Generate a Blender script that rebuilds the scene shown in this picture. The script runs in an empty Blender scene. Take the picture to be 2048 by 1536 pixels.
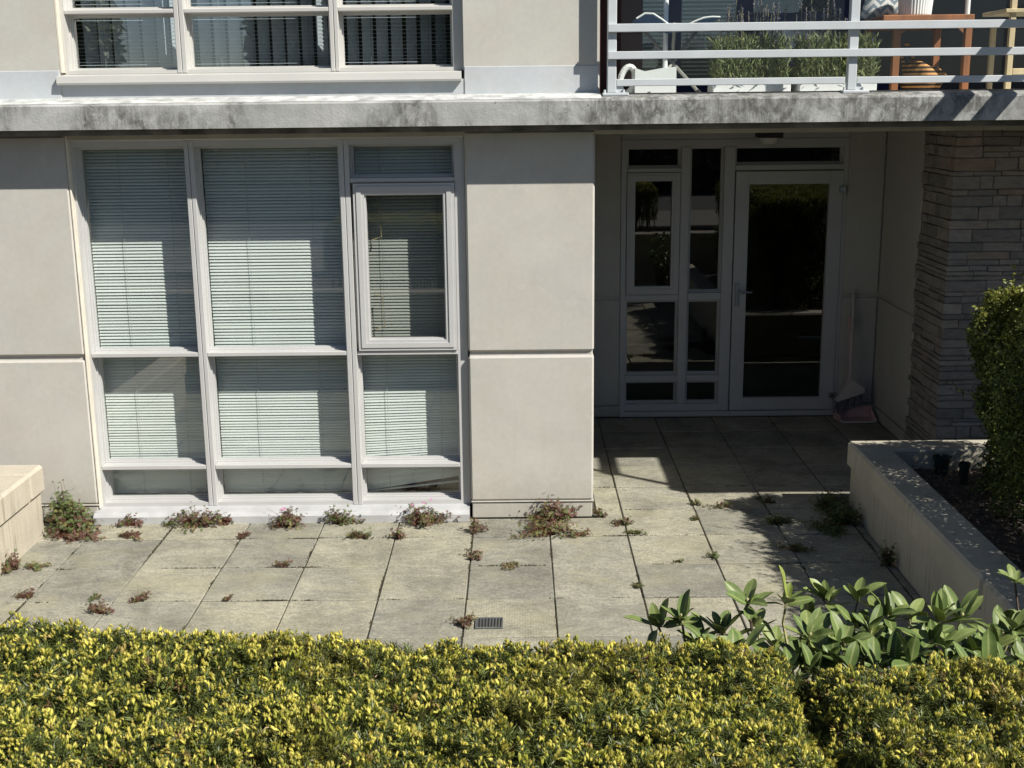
import bpy, math, random
import numpy as np
from mathutils import Matrix, Vector, noise

random.seed(7); rng = np.random.default_rng(7)
sc = bpy.context.scene
col = sc.collection

# ------------------------------------------------------------------ camera
cam = bpy.data.cameras.new('camera'); camo = bpy.data.objects.new('camera', cam); col.objects.link(camo)
R_ = Matrix(((0.99993443, 0.00954602, 0.00632589), (0.00398713, 0.22762469, -0.97374078), (-0.01073528, 0.97370215, 0.22757171)))
camo.matrix_world = Matrix.Translation((0.31388, -7.38005, 2.73232)) @ R_.to_4x4()
cam.sensor_fit = 'HORIZONTAL'; cam.sensor_width = 36.0; cam.lens = 42.59
cam.clip_start = 0.05; cam.clip_end = 2000
sc.camera = camo

# ------------------------------------------------------------------ sky and sun
SUN = Vector((-1.32, 1.0, -1.6)).normalized()          # direction the light travels
world = bpy.data.worlds.new('World'); sc.world = world; world.use_nodes = True
wn = world.node_tree; bg = wn.nodes['Background']
sky = wn.nodes.new('ShaderNodeTexSky'); sky.sky_type = 'NISHITA'; sky.sun_disc = False
sky.sun_elevation = math.asin(-SUN.z); sky.sun_rotation = math.atan2(-SUN.x, -SUN.y)
sky.air_density = 0.8; sky.dust_density = 0.3; sky.ozone_density = 2.0
wn.links.new(sky.outputs[0], bg.inputs[0]); bg.inputs[1].default_value = 0.05
sl = bpy.data.lights.new('sun', 'SUN'); sl.energy = 5.0; sl.angle = math.radians(0.53); sl.color = (1.0, 0.95, 0.865)
so = bpy.data.objects.new('sun', sl); col.objects.link(so); so.location = (8, -10, 14)
so.rotation_euler = (-SUN).to_track_quat('Z', 'Y').to_euler()
sc.view_settings.view_transform = 'Standard'; sc.view_settings.look = 'None'
sc.view_settings.exposure = 0.52; sc.view_settings.gamma = 1.0; sc.view_settings.use_curve_mapping = False
sc.render.engine = 'CYCLES'
sc.cycles.max_bounces = 8; sc.cycles.transparent_max_bounces = 16; sc.cycles.use_denoising = True

# ------------------------------------------------------------------ materials
def _nt(name):
    m = bpy.data.materials.new(name); m.use_nodes = True
    nt = m.node_tree; b = nt.nodes['Principled BSDF']
    return m, nt, b
def N(nt, t, **kw):
    n = nt.nodes.new(t)
    for k, v in kw.items(): setattr(n, k, v)
    return n
def setin(n, **kw):
    for k, v in kw.items(): n.inputs[k.replace('_', ' ')].default_value = v
def c4(c): return (c[0], c[1], c[2], 1.0)
def pos_vec(nt, scale=(1, 1, 1), local=False):
    if local: src = N(nt, 'ShaderNodeTexCoord').outputs['Object']
    else: src = N(nt, 'ShaderNodeNewGeometry').outputs['Position']
    mp = N(nt, 'ShaderNodeMapping'); mp.inputs['Scale'].default_value = scale
    nt.links.new(src, mp.inputs['Vector']); return mp.outputs[0]
def noise_tex(nt, vec, scale, detail=5, rough=.6, dist=0):
    n = N(nt, 'ShaderNodeTexNoise'); setin(n, Scale=scale, Detail=detail, Roughness=rough, Distortion=dist)
    nt.links.new(vec, n.inputs['Vector']); return n.outputs[0]
def ramp(nt, fac, stops):
    r = N(nt, 'ShaderNodeValToRGB'); e = r.color_ramp.elements
    while len(e) < len(stops): e.new(.5)
    for k, (p, c) in enumerate(stops):
        e[k].position = p; e[k].color = c4(c) if not isinstance(c, (int, float)) else (c, c, c, 1)
    nt.links.new(fac, r.inputs[0]); return r.outputs[0]
def mixc(nt, fac, a, b, mode='MIX'):
    m = N(nt, 'ShaderNodeMix', data_type='RGBA', blend_type=mode)
    for s, v in ((m.inputs[0], fac), (m.inputs[6], a), (m.inputs[7], b)):
        if hasattr(v, 'is_linked') or hasattr(v, 'links'): nt.links.new(v, s)
        elif isinstance(v, (int, float)): s.default_value = v
        else: s.default_value = c4(v)
    return m.outputs[2]
def mathn(nt, op, a, b=None, clamp=False):
    m = N(nt, 'ShaderNodeMath', operation=op, use_clamp=clamp)
    for s, v in ((m.inputs[0], a), (m.inputs[1], b)):
        if v is None: continue
        if isinstance(v, (int, float)): s.default_value = v
        else: nt.links.new(v, s)
    return m.outputs[0]
def bump(nt, b, h, strength, dist=.002):
    n = N(nt, 'ShaderNodeBump'); setin(n, Strength=strength, Distance=dist)
    nt.links.new(h, n.inputs['Height']); nt.links.new(n.outputs[0], b.inputs['Normal'])
def mat(name, c, rough=.6, var=.12, scale=6, bmp=0, bscale=120, metallic=0, spec=.5, local=False, stretch=(1, 1, 1)):
    m, nt, b = _nt(name)
    v = pos_vec(nt, stretch, local)
    f = noise_tex(nt, v, scale)
    lo = tuple(x * (1 - var) for x in c); hi = tuple(min(1, x * (1 + var)) for x in c)
    nt.links.new(ramp(nt, f, [(.3, lo), (.7, hi)]), b.inputs['Base Color'])
    setin(b, Roughness=rough, Metallic=metallic); b.inputs['Specular IOR Level'].default_value = spec
    if bmp: bump(nt, b, noise_tex(nt, v, bscale, 3), bmp)
    return m
def leafmat(name, rough=.5, trans=.3, spec=.4):
    m, nt, b = _nt(name)
    a = N(nt, 'ShaderNodeAttribute', attribute_name='Col')
    nt.links.new(a.outputs[0], b.inputs['Base Color']); setin(b, Roughness=rough); b.inputs['Specular IOR Level'].default_value = spec
    t = N(nt, 'ShaderNodeBsdfTranslucent'); nt.links.new(a.outputs[0], t.inputs[0])
    mx = N(nt, 'ShaderNodeMixShader'); mx.inputs[0].default_value = trans
    nt.links.new(b.outputs[0], mx.inputs[1]); nt.links.new(t.outputs[0], mx.inputs[2])
    nt.links.new(mx.outputs[0], nt.nodes['Material Output'].inputs[0]); return m
def glass(name, tint=(.86, .93, .9), ior=1.5):
    m, nt, b = _nt(name); nt.nodes.remove(b)
    t = N(nt, 'ShaderNodeBsdfTransparent'); t.inputs[0].default_value = c4(tint)
    g = N(nt, 'ShaderNodeBsdfGlossy'); g.inputs['Roughness'].default_value = 0.0; g.inputs[0].default_value = (1, 1, 1, 1)
    fr = N(nt, 'ShaderNodeFresnel'); fr.inputs[0].default_value = ior
    # only the outer face of the sheet mirrors (the index is set for both faces together)
    ge = N(nt, 'ShaderNodeNewGeometry')
    fac = mathn(nt, 'MULTIPLY', fr.outputs[0], mathn(nt, 'SUBTRACT', 1.0, ge.outputs['Backfacing']))
    mx = N(nt, 'ShaderNodeMixShader'); nt.links.new(fac, mx.inputs[0])
    nt.links.new(t.outputs[0], mx.inputs[1]); nt.links.new(g.outputs[0], mx.inputs[2])
    nt.links.new(mx.outputs[0], nt.nodes['Material Output'].inputs[0]); return m

M = {}
# smooth painted render of the walls, with faint trowel patches and dirt
def wallmat(name, c, patch=.06):
    m, nt, b = _nt(name)
    v = pos_vec(nt)
    big = noise_tex(nt, v, 1.7, 4, .55, .6); fine = noise_tex(nt, v, 28, 6, .65)
    base = ramp(nt, big, [(.3, tuple(x * (1 - patch) for x in c)), (.7, tuple(x * (1 + patch * .6) for x in c))])
    tint = ramp(nt, noise_tex(nt, v, 3.1, 3, .5, 1.2), [(.45, (1, 1, 1)), (.75, (1.0, .965, .945))])
    base = mixc(nt, 1.0, base, tint, 'MULTIPLY')
    base = mixc(nt, .35, base, ramp(nt, fine, [(.35, (.9, .9, .9)), (.65, (1.06, 1.06, 1.05))]), 'MULTIPLY')
    # faint vertical runs of dirt
    run = noise_tex(nt, pos_vec(nt, (9, 9, .5)), 2.2, 5, .6)
    base = mixc(nt, mathn(nt, 'MULTIPLY', ramp(nt, run, [(.56, 0), (.8, 1)]), .30), base, tuple(x * .78 for x in c))
    spk = noise_tex(nt, v, 55, 2, .5)
    base = mixc(nt, ramp(nt, spk, [(.74, 0), (.78, 1)]), base, tuple(x * .82 for x in c))
    sp_ = N(nt, 'ShaderNodeSeparateXYZ'); nt.links.new(N(nt, 'ShaderNodeNewGeometry').outputs['Position'], sp_.inputs[0])
    hgt = mathn(nt, 'ADD', sp_.outputs[2], mathn(nt, 'MULTIPLY', noise_tex(nt, v, 7, 5, .7), .45))
    base = mixc(nt, mathn(nt, 'MULTIPLY', ramp(nt, hgt, [(.22, 1), (.55, 0)]), .38), base, (c[0] * .55, c[1] * .53, c[2] * .45))
    blot = noise_tex(nt, v, 4.5, 5, .65, 1.5)
    base = mixc(nt, mathn(nt, 'MULTIPLY', ramp(nt, blot, [(.60, 0), (.68, 1)]), .28), base, tuple(min(1, x * 1.14) for x in c))
    nt.links.new(base, b.inputs['Base Color']); setin(b, Roughness=.85); b.inputs['Specular IOR Level'].default_value = .2
    h = mathn(nt, 'ADD', noise_tex(nt, v, 240, 3), mathn(nt, 'MULTIPLY', noise_tex(nt, v, 6, 3), 1.5))
    bump(nt, b, h, .25, .002); return m
M['wall'] = wallmat('painted_render', (.485, .471, .432), .085)
M['wall_up'] = wallmat('painted_render_upper', (.485, .478, .435))
M['wall_white'] = wallmat('fresh_white_paint', (.47, .50, .52), .09)
M['caulk'] = mat('cream_trim', (.62, .58, .49), .8, .1, 10)
# weathered concrete fascia: old pale paint with black mould
def fascia():
    m, nt, b = _nt('weathered_fascia')
    v = pos_vec(nt)
    base = ramp(nt, noise_tex(nt, v, 5, 6), [(.3, (.28, .285, .28)), (.7, (.41, .415, .40))])
    wh = noise_tex(nt, pos_vec(nt, (1, 1, 2)), 2.3, 5, .6)
    base = mixc(nt, mathn(nt, 'MULTIPLY', ramp(nt, wh, [(.5, 0), (.7, 1)]), .6), base, (.52, .53, .52))
    st = noise_tex(nt, pos_vec(nt, (1, 1, .6)), 16, 10, .75, .4)
    patch = noise_tex(nt, pos_vec(nt, (1, 1, .8)), 2.3, 4, .6, .3)
    sep = N(nt, 'ShaderNodeSeparateXYZ'); nt.links.new(N(nt, 'ShaderNodeNewGeometry').outputs['Position'], sep.inputs[0])
    right = mathn(nt, 'MINIMUM', mathn(nt, 'MAXIMUM', mathn(nt, 'MULTIPLY', mathn(nt, 'ADD', sep.outputs[0], .5), .075), -.03), .15)      # mouldier towards the balcony
    pm = ramp(nt, mathn(nt, 'ADD', patch, right), [(.47, 0), (.62, 1)])
    dark = mathn(nt, 'MULTIPLY', pm, ramp(nt, st, [(.40, .15), (.58, 1)]))
    base = mixc(nt, mathn(nt, 'MULTIPLY', dark, .9), base, (.075, .075, .068))
    peel = noise_tex(nt, v, 11, 8, .75, .8)
    base = mixc(nt, mathn(nt, 'MULTIPLY', ramp(nt, peel, [(.57, 0), (.66, 1)]), .35), base, (.56, .57, .56))
    streak = noise_tex(nt, pos_vec(nt, (26, 26, .8)), 1.3, 5, .6)
    base = mixc(nt, mathn(nt, 'MULTIPLY', ramp(nt, streak, [(.54, 0), (.74, 1)]), .22), base, (.17, .17, .155))
    drip = noise_tex(nt, pos_vec(nt, (13, 13, .25)), 3.0, 7, .7, .15)
    base = mixc(nt, mathn(nt, 'MULTIPLY', mathn(nt, 'MULTIPLY', ramp(nt, drip, [(.5, 0), (.62, 1)]), ramp(nt, mathn(nt, 'ADD', patch, right), [(.46, 0), (.64, 1)])), .6), base, (.10, .10, .088))
    chip = noise_tex(nt, v, 38, 4, .6)
    base = mixc(nt, ramp(nt, chip, [(.70, 0), (.73, .8)]), base, (.06, .06, .055))
    lich = noise_tex(nt, v, 14, 6, .7)
    base = mixc(nt, mathn(nt, 'MULTIPLY', ramp(nt, mathn(nt, 'ADD', lich, mathn(nt, 'MULTIPLY', right, .4)), [(.72, 0), (.8, 1)]), .6), base, (.36, .31, .16))
    nt.links.new(base, b.inputs['Base Color']); setin(b, Roughness=.9)
    bump(nt, b, noise_tex(nt, v, 60, 8, .7), .7, .004); return m
M['fascia'] = fascia()
M['ledge'] = mat('chalky_ledge_paint', (.47, .485, .475), .9, .4, 11, .5, 60)
M['frame'] = mat('grey_window_paint', (.46, .46, .455), .45, .05, 3, .05, 200)
M['frame_up'] = mat('pale_window_paint', (.50, .495, .47), .45, .05, 3, .05, 200)
M['sill'] = mat('grey_sill_paint', (.42, .425, .43), .6, .12, 8, .1, 90)
M['glass'] = glass('window_glass', (.95, .975, .965), 2.0)
M['glass_door'] = glass('door_glass', (.72, .76, .74), 1.9)
M['glass_vent'] = glass('casement_glass', (.80, .815, .795), 2.0)
M['glass_up'] = glass('upper_window_glass', (.93, .96, .97), 3.2)
M['rail_glass'] = glass('balcony_glass', (.97, .985, .98), 1.4)
M['slat'] = mat('blind_slat', (.66, .68, .665), .5, .05, 4)
M['slat_up'] = mat('open_blind_slat', (.72, .74, .74), .5, .05, 4)
M['vane'] = mat('vertical_vane', (.60, .62, .63), .8, .08, 4)
M['cord'] = mat('blind_cord', (.35, .38, .37), .8)
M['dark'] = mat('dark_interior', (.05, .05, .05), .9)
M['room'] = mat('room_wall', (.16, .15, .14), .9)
M['soffit'] = mat('soffit_paint', (.42, .39, .33), .85, .15, 5, .2)
M['mould'] = mat('mouldy_drip_edge', (.13, .12, .10), .95, .6, 5, .4)
M['steel'] = mat('door_metal', (.45, .46, .47), .35, .05, 4, metallic=1.0)
M['rail'] = mat('white_rail_paint', (.50, .53, .55), .4, .06, 6, .05)
M['black'] = mat('black_plastic', (.015, .015, .017), .5)
M['lampglass'] = mat('frosted_lamp_glass', (.55, .55, .52), .2, .05)
M['redcurtain'] = mat('dark_red_panel', (.04, .006, .007), .7)
M['navy'] = mat('navy_cloth', (.02, .025, .08), .9)
M['blue'] = mat('blue_canvas', (.035, .09, .22), .85, .15, 12)
M['white'] = mat('white_plastic', (.74, .75, .74), .45, .06, 6)
M['greyleg'] = mat('grey_tube', (.25, .24, .22), .5, .1)
M['wood'] = mat('orange_teak', (.27, .105, .04), .5, .3, 5, .15, 80, stretch=(3, 3, .6))
M['pine'] = mat('pale_pine', (.52, .42, .25), .6, .2, 5, .15, 80, stretch=(3, 3, .5))
M['pinkplastic'] = mat('pink_plastic', (.50, .33, .33), .5, .08)
M['creamplastic'] = mat('cream_plastic', (.52, .47, .44), .5, .08)
M['bristle'] = mat('grey_bristle', (.16, .16, .18), .9, .3, 60)
M['soil'] = mat('planter_soil', (.07, .055, .045), 1.0, .5, 14, .9, 40)
M['terracotta_dark'] = mat('dark_green_pot', (.02, .03, .025), .5)
M['bark'] = mat('bark', (.09, .065, .045), .9, .3, 20, .5, 60)
M['stemyellow'] = mat('pale_stem', (.36, .34, .16), .6, .2, 20)
M['leaf'] = leafmat('leaf_small'); M['needle'] = leafmat('yew_needle', .45, .18); M['budtip'] = leafmat('yew_new_growth', .5, .3)
M['weedleaf'] = leafmat('weed_leaf', .6, .3)
M['grate'] = mat('grate_metal', (.09, .1, .1), .6, .3, 30)
M['asphalt'] = mat('asphalt', (.06, .06, .06), .95, .2, 20)

def zigzag(name, ca, cb, freq, axis=2, wob=0.0):
    m, nt, b = _nt(name)
    tc = N(nt, 'ShaderNodeTexCoord'); s = N(nt, 'ShaderNodeSeparateXYZ'); nt.links.new(tc.outputs['Object'], s.inputs[0])
    h = s.outputs[axis]
    if wob: h = mathn(nt, 'ADD', h, mathn(nt, 'MULTIPLY', mathn(nt, 'PINGPONG', s.outputs[0], .045), wob))
    f = mathn(nt, 'GREATER_THAN', mathn(nt, 'SINE', mathn(nt, 'MULTIPLY', h, freq)), .1)
    nt.links.new(mixc(nt, f, ca, cb), b.inputs['Base Color']); setin(b, Roughness=.9); return m
M['chevron'] = zigzag('chevron_cloth', (.66, .66, .64), (.20, .25, .30), 110, 2, 1.0)
M['stripes'] = zigzag('striped_cloth', (.03, .02, .015), (.55, .27, .09), 230, 2)

# broom-finished concrete paver: fine ribs, stains, moss towards the wall
def pavermat():
    m, nt, b = _nt('broomed_paver')
    v = pos_vec(nt)
    oi = N(nt, 'ShaderNodeObjectInfo')
    big = noise_tex(nt, v, 2.6, 6, .6, .8)
    base = ramp(nt, big, [(.28, (.215, .205, .165)), (.5, (.315, .302, .247)), (.75, (.42, .40, .325))])
    base = mixc(nt, 1.0, base, ramp(nt, oi.outputs['Random'], [(0, (.78, .79, .80)), (.5, (1, 1, .98)), (1, (1.14, 1.12, 1.04))]), 'MULTIPLY')
    fine = noise_tex(nt, v, 62, 5, .8)
    base = mixc(nt, 1.0, base, ramp(nt, fine, [(.32, (.60, .60, .60)), (.5, (1, 1, 1)), (.68, (1.32, 1.32, 1.28))]), 'MULTIPLY')
    mid = noise_tex(nt, pos_vec(nt, (1, 1.8, 1)), 14, 6, .7, .6)
    base = mixc(nt, .8, base, ramp(nt, mid, [(.35, (.74, .74, .75)), (.65, (1.18, 1.17, 1.12))]), 'MULTIPLY')
    grey = noise_tex(nt, pos_vec(nt, (.7, 2.2, 1)), 3.3, 7, .65, .4)
    base = mixc(nt, mathn(nt, 'MULTIPLY', ramp(nt, grey, [(.52, 0), (.74, 1)]), .42), base, (.15, .148, .135))
    yel = noise_tex(nt, pos_vec(nt, (1, 1.6, 1)), 2.1, 5, .6, .5)
    base = mixc(nt, mathn(nt, 'MULTIPLY', ramp(nt, yel, [(.50, 0), (.72, 1)]), .45), base, (.38, .35, .215))
    ora = noise_tex(nt, v, 7.3, 3, .6)
    base = mixc(nt, mathn(nt, 'MULTIPLY', ramp(nt, ora, [(.74, 0), (.8, 1)]), .35), base, (.42, .28, .08))
    spk = noise_tex(nt, v, 160, 2, .5)
    base = mixc(nt, ramp(nt, spk, [(.72, 0), (.76, .7)]), base, (.55, .54, .5))
    base = mixc(nt, 1.0, base, (.88, .89, .92), 'MULTIPLY')
    nt.links.new(base, b.inputs['Base Color']); setin(b, Roughness=.92); b.inputs['Specular IOR Level'].default_value = .2
    w = N(nt, 'ShaderNodeTexWave', wave_type='BANDS', bands_direction='X'); setin(w, Scale=22, Distortion=.5, Detail=2); w.inputs['Detail Scale'].default_value = 1.0
    nt.links.new(v, w.inputs['Vector'])
    rib = mathn(nt, 'MULTIPLY', ramp(nt, oi.outputs['Random'], [(.3, .04), (.7, .4)]), ramp(nt, noise_tex(nt, v, 3.5, 3), [(.4, .1), (.6, 1)]))
    h = mathn(nt, 'ADD', mathn(nt, 'MULTIPLY', w.outputs[1], rib), fine)
    bump(nt, b, h, .55, .003); return m
M['paver'] = pavermat()
M['joint'] = mat('joint_dirt', (.065, .06, .045), 1.0, .5, 12, .6, 60)
def planterm(name, c):
    m, nt, b = _nt(name)
    v = pos_vec(nt)
    base = ramp(nt, noise_tex(nt, v, 3, 6), [(.3, tuple(x * .86 for x in c)), (.7, tuple(x * 1.08 for x in c))])
    run = noise_tex(nt, pos_vec(nt, (10, 10, .55)), 3.2, 6, .6)
    patch = noise_tex(nt, v, 1.6, 3)
    f = mathn(nt, 'MULTIPLY', ramp(nt, run, [(.5, 0), (.72, 1)]), ramp(nt, patch, [(.42, 0), (.62, 1)]))
    base = mixc(nt, mathn(nt, 'MULTIPLY', f, .75), base, (.14, .12, .075))
    base = mixc(nt, .5, base, ramp(nt, noise_tex(nt, v, 90, 4), [(.3, (.8, .8, .8)), (.7, (1.15, 1.15, 1.15))]), 'MULTIPLY')
    nt.links.new(base, b.inputs['Base Color']); setin(b, Roughness=.9); bump(nt, b, noise_tex(nt, v, 80, 5), .4, .003); return m
M['walk'] = mat('old_pavement', (.16, .155, .14), .95, .2, 6, .3)
M['wallcap'] = planterm('retaining_wall_render', (.30, .275, .225))
M['planter'] = planterm('planter_render', (.48, .435, .35))
M['planter_grey'] = planterm('darker_planter_render', (.44, .41, .33))  # slightly darker copy of the planter colour, for the right planter
def stonemat():
    m, nt, b = _nt('ledge_stone')
    v = pos_vec(nt)
    oi = N(nt, 'ShaderNodeObjectInfo')
    c = ramp(nt, oi.outputs['Random'], [(0, (.17, .16, .15)), (.3, (.24, .225, .21)), (.55, (.28, .258, .232)), (.75, (.22, .205, .195)), (.92, (.31, .285, .26)), (1, (.27, .215, .18))])
    c = mixc(nt, 1.0, c, ramp(nt, noise_tex(nt, pos_vec(nt, (1, 1, 2.5)), 12, 7, .65, .5), [(.3, (.72, .72, .72)), (.7, (1.25, 1.22, 1.18))]), 'MULTIPLY')
    nt.links.new(c, b.inputs['Base Color']); setin(b, Roughness=.9)
    bump(nt, b, noise_tex(nt, pos_vec(nt, (1, 1, 2.2)), 28, 8, .7), .8, .008); return m
M['stone'] = stonemat()
def rhodomat():
    m, nt, b = _nt('rhododendron_leaf')
    oi = N(nt, 'ShaderNodeObjectInfo'); at = N(nt, 'ShaderNodeAttribute', attribute_name='rib')
    c = ramp(nt, oi.outputs['Random'], [(0, (.12, .18, .05)), (.5, (.18, .24, .072)), (.9, (.24, .30, .095)), (1, (.28, .33, .08))])
    v = pos_vec(nt)
    c = mixc(nt, 1.0, c, ramp(nt, noise_tex(nt, v, 60, 4), [(.3, (.85, .85, .85)), (.7, (1.15, 1.15, 1.1))]), 'MULTIPLY')
    c = mixc(nt, mathn(nt, 'MULTIPLY', ramp(nt, at.outputs['Fac'], [(.55, 0), (.95, 1)]), .8), c, (.34, .38, .15))
    c = mixc(nt, mathn(nt, 'MULTIPLY', ramp(nt, noise_tex(nt, v, 42, 3), [(.68, 0), (.74, 1)]), .5), c, (.22, .17, .06))
    nt.links.new(c, b.inputs['Base Color']); setin(b, Roughness=.48); b.inputs['Specular IOR Level'].default_value = .5
    t = N(nt, 'ShaderNodeBsdfTranslucent'); nt.links.new(c, t.inputs[0])
    mx = N(nt, 'ShaderNodeMixShader'); mx.inputs[0].default_value = .22
    nt.links.new(b.outputs[0], mx.inputs[1]); nt.links.new(t.outputs[0], mx.inputs[2]); nt.links.new(mx.outputs[0], nt.nodes['Material Output'].inputs[0])
    bump(nt, b, noise_tex(nt, v, 160, 2), .2, .001); return m
M['rhodo'] = rhodomat()

# ------------------------------------------------------------------ mesh helpers
class MB:
    def __init__(s): s.v = []; s.f = []; s.smooth = False
    def add(s, vs, fs):
        o = len(s.v); s.v += [tuple(p) for p in vs]; s.f += [tuple(i + o for i in f) for f in fs]; return s
    def box(s, x0, x1, y0, y1, z0, z1):
        return s.add([(x0, y0, z0), (x1, y0, z0), (x1, y1, z0), (x0, y1, z0), (x0, y0, z1), (x1, y0, z1), (x1, y1, z1), (x0, y1, z1)],
                     [(0, 3, 2, 1), (4, 5, 6, 7), (0, 1, 5, 4), (1, 2, 6, 5), (2, 3, 7, 6), (3, 0, 4, 7)])
    def cbox(s, x0, x1, y0, y1, z0, z1, c=.004):
        # box with every edge chamfered
        c = min(c, (x1 - x0) * .45, (y1 - y0) * .45, (z1 - z0) * .45)
        vs = []; idx = {}
        for ix, X in enumerate((x0, x1)):
            for iy, Y in enumerate((y0, y1)):
                for iz, Z in enumerate((z0, z1)):
                    sx, sy, sz = (1 - 2 * ix) * c, (1 - 2 * iy) * c, (1 - 2 * iz) * c
                    for a, p in enumerate(((X, Y + sy, Z + sz), (X + sx, Y, Z + sz), (X + sx, Y + sy, Z))):
                        idx[ix, iy, iz, a] = len(vs); vs.append(p)
        g = lambda ix, iy, iz, a: idx[ix, iy, iz, a]
        F = []
        for i in (0, 1):
            F.append([g(i, 0, 0, 0), g(i, 1, 0, 0), g(i, 1, 1, 0), g(i, 0, 1, 0)])
            F.append([g(0, i, 0, 1), g(1, i, 0, 1), g(1, i, 1, 1), g(0, i, 1, 1)])
            F.append([g(0, 0, i, 2), g(1, 0, i, 2), g(1, 1, i, 2), g(0, 1, i, 2)])
            for j in (0, 1):
                F.append([g(i, j, 0, 0), g(i, j, 1, 0), g(i, j, 1, 1), g(i, j, 0, 1)])
                F.append([g(i, 0, j, 0), g(i, 1, j, 0), g(i, 1, j, 2), g(i, 0, j, 2)])
                F.append([g(0, i, j, 1), g(1, i, j, 1), g(1, i, j, 2), g(0, i, j, 2)])
                for k in (0, 1): F.append([g(i, j, k, 0), g(i, j, k, 1), g(i, j, k, 2)])
        cen = Vector(((x0 + x1) / 2, (y0 + y1) / 2, (z0 + z1) / 2)); out = []
        for f in F:
            a, b_, c_ = (Vector(vs[q]) for q in f[:3])
            n = (b_ - a).cross(c_ - a); m = sum((Vector(vs[q]) for q in f), Vector()) / len(f)
            out.append(tuple(f) if n.dot(m - cen) > 0 else tuple(reversed(f)))
        return s.add(vs, out)
    def tube(s, pts, r, n=8, caps=True):
        pts = [Vector(p) for p in pts]; rr = r if isinstance(r, (list, tuple)) else [r] * len(pts)
        rings = []; up = Vector((0.03, 0.07, 1))
        for i, p in enumerate(pts):
            d = (pts[min(i + 1, len(pts) - 1)] - pts[max(i - 1, 0)]).normalized()
            a = d.cross(up)
            if a.length < .05: a = d.cross(Vector((1, 0, 0)))
            a.normalize(); b = d.cross(a)
            rings.append([p + (a * math.cos(t) + b * math.sin(t)) * rr[i] for t in [2 * math.pi * k / n for k in range(n)]])
        o = len(s.v)
        for r_ in rings: s.v += [tuple(q) for q in r_]
        for i in range(len(rings) - 1):
            for k in range(n):
                k2 = (k + 1) % n; s.f.append((o + i * n + k, o + i * n + k2, o + (i + 1) * n + k2, o + (i + 1) * n + k))
        if caps:
            s.f.append(tuple(o + k for k in reversed(range(n)))); s.f.append(tuple(o + (len(rings) - 1) * n + k for k in range(n)))
        return s
    def lathe(s, prof, cx, cy, n=24, flute=0):
        o = len(s.v)
        for r, z in prof:
            for k in range(n):
                t = 2 * math.pi * k / n; q = r * (1 - flute * (k % 2)); s.v.append((cx + q * math.cos(t), cy + q * math.sin(t), z))
        for i in range(len(prof) - 1):
            for k in range(n):
                k2 = (k + 1) % n; s.f.append((o + i * n + k, o + i * n + k2, o + (i + 1) * n + k2, o + (i + 1) * n + k))
        return s
    def prism_x(s, prof, x0, x1):
        # profile of (y, z) points, counter-clockwise seen from +x
        n = len(prof); vs = [(x0, y, z) for y, z in prof] + [(x1, y, z) for y, z in prof]
        fs = [(i, (i + 1) % n, n + (i + 1) % n, n + i) for i in range(n)]
        fs += [tuple(reversed(range(n))), tuple(range(n, 2 * n))]
        return s.add(vs, fs)
    def prism_y(s, prof, y0, y1):
        n = len(prof); vs = [(x, y0, z) for x, z in prof] + [(x, y1, z) for x, z in prof]
        fs = [(i, (i + 1) % n, n + (i + 1) % n, n + i) for i in range(n)] + [tuple(reversed(range(n))), tuple(range(n, 2 * n))]
        return s.add(vs, fs)
    def mesh(s, name):
        me = bpy.data.meshes.new(name); me.from_pydata(s.v, [], s.f); me.update()
        import bmesh
        bm = bmesh.new(); bm.from_mesh(me); bmesh.ops.recalc_face_normals(bm, faces=bm.faces); bm.to_mesh(me); bm.free()
        if s.smooth: me.polygons.foreach_set('use_smooth', [True] * len(me.polygons))
        return me
W = {}
def link(name, me, m, parent=None, t=(0, 0, 0), rot=None):
    o = bpy.data.objects.new(name, me); col.objects.link(o)
    if me is not None and m is not None and not me.materials: me.materials.append(m)
    t = Vector(t); W[o] = t
    if parent is not None: o.parent = parent; o.location = t - W[parent]
    else: o.location = t
    if rot is not None: o.rotation_euler = rot
    return o
def tag(o, label=None, cat=None, group=None, kind=None):
    if label: o['label'] = label
    if cat: o['category'] = cat
    if group: o['group'] = group
    if kind: o['kind'] = kind
    return o
def thing(name, label, cat, loc=(0, 0, 0), group=None):
    return tag(link(name, None, None, None, loc), label, cat, group)
def part(name, mb, m, parent): return link(name, mb.mesh(name), M[m], parent)
def B(*a): return MB().box(*a)
def CB(*a, c=.004): return MB().cbox(*a, c=c)
def big(name, V, F, C=None, smooth=False):
    V = np.asarray(V, np.float32).reshape(-1, 3); F = np.asarray(F, np.int32)
    me = bpy.data.meshes.new(name); me.vertices.add(len(V)); me.vertices.foreach_set('co', V.ravel())
    k = F.shape[1]; me.loops.add(F.size); me.loops.foreach_set('vertex_index', F.ravel())
    me.polygons.add(len(F)); me.polygons.foreach_set('loop_start', np.arange(0, F.size, k, dtype=np.int32))
    me.update(calc_edges=True)
    if C is not None:
        a = me.color_attributes.new('Col', 'FLOAT_COLOR', 'POINT')
        C4 = np.ones((len(V), 4), np.float32); C4[:, :3] = C; a.data.foreach_set('color', C4.ravel())
    if smooth: me.polygons.foreach_set('use_smooth', np.ones(len(F), bool))
    return me
def frames(Z, spin):
    # rotation matrices (k,3,3) whose third column is Z, spun about it
    Z = Z / np.linalg.norm(Z, axis=1, keepdims=True)
    ref = np.tile(np.array([[.31, .87, .2]]), (len(Z), 1)); ref[np.abs(Z @ ref[0]) > .95] = (1, 0, 0)
    X = np.cross(ref, Z); X /= np.linalg.norm(X, axis=1, keepdims=True); Y = np.cross(Z, X)
    c, s = np.cos(spin)[:, None], np.sin(spin)[:, None]
    return np.stack([X * c + Y * s, -X * s + Y * c, Z], axis=2)
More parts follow.
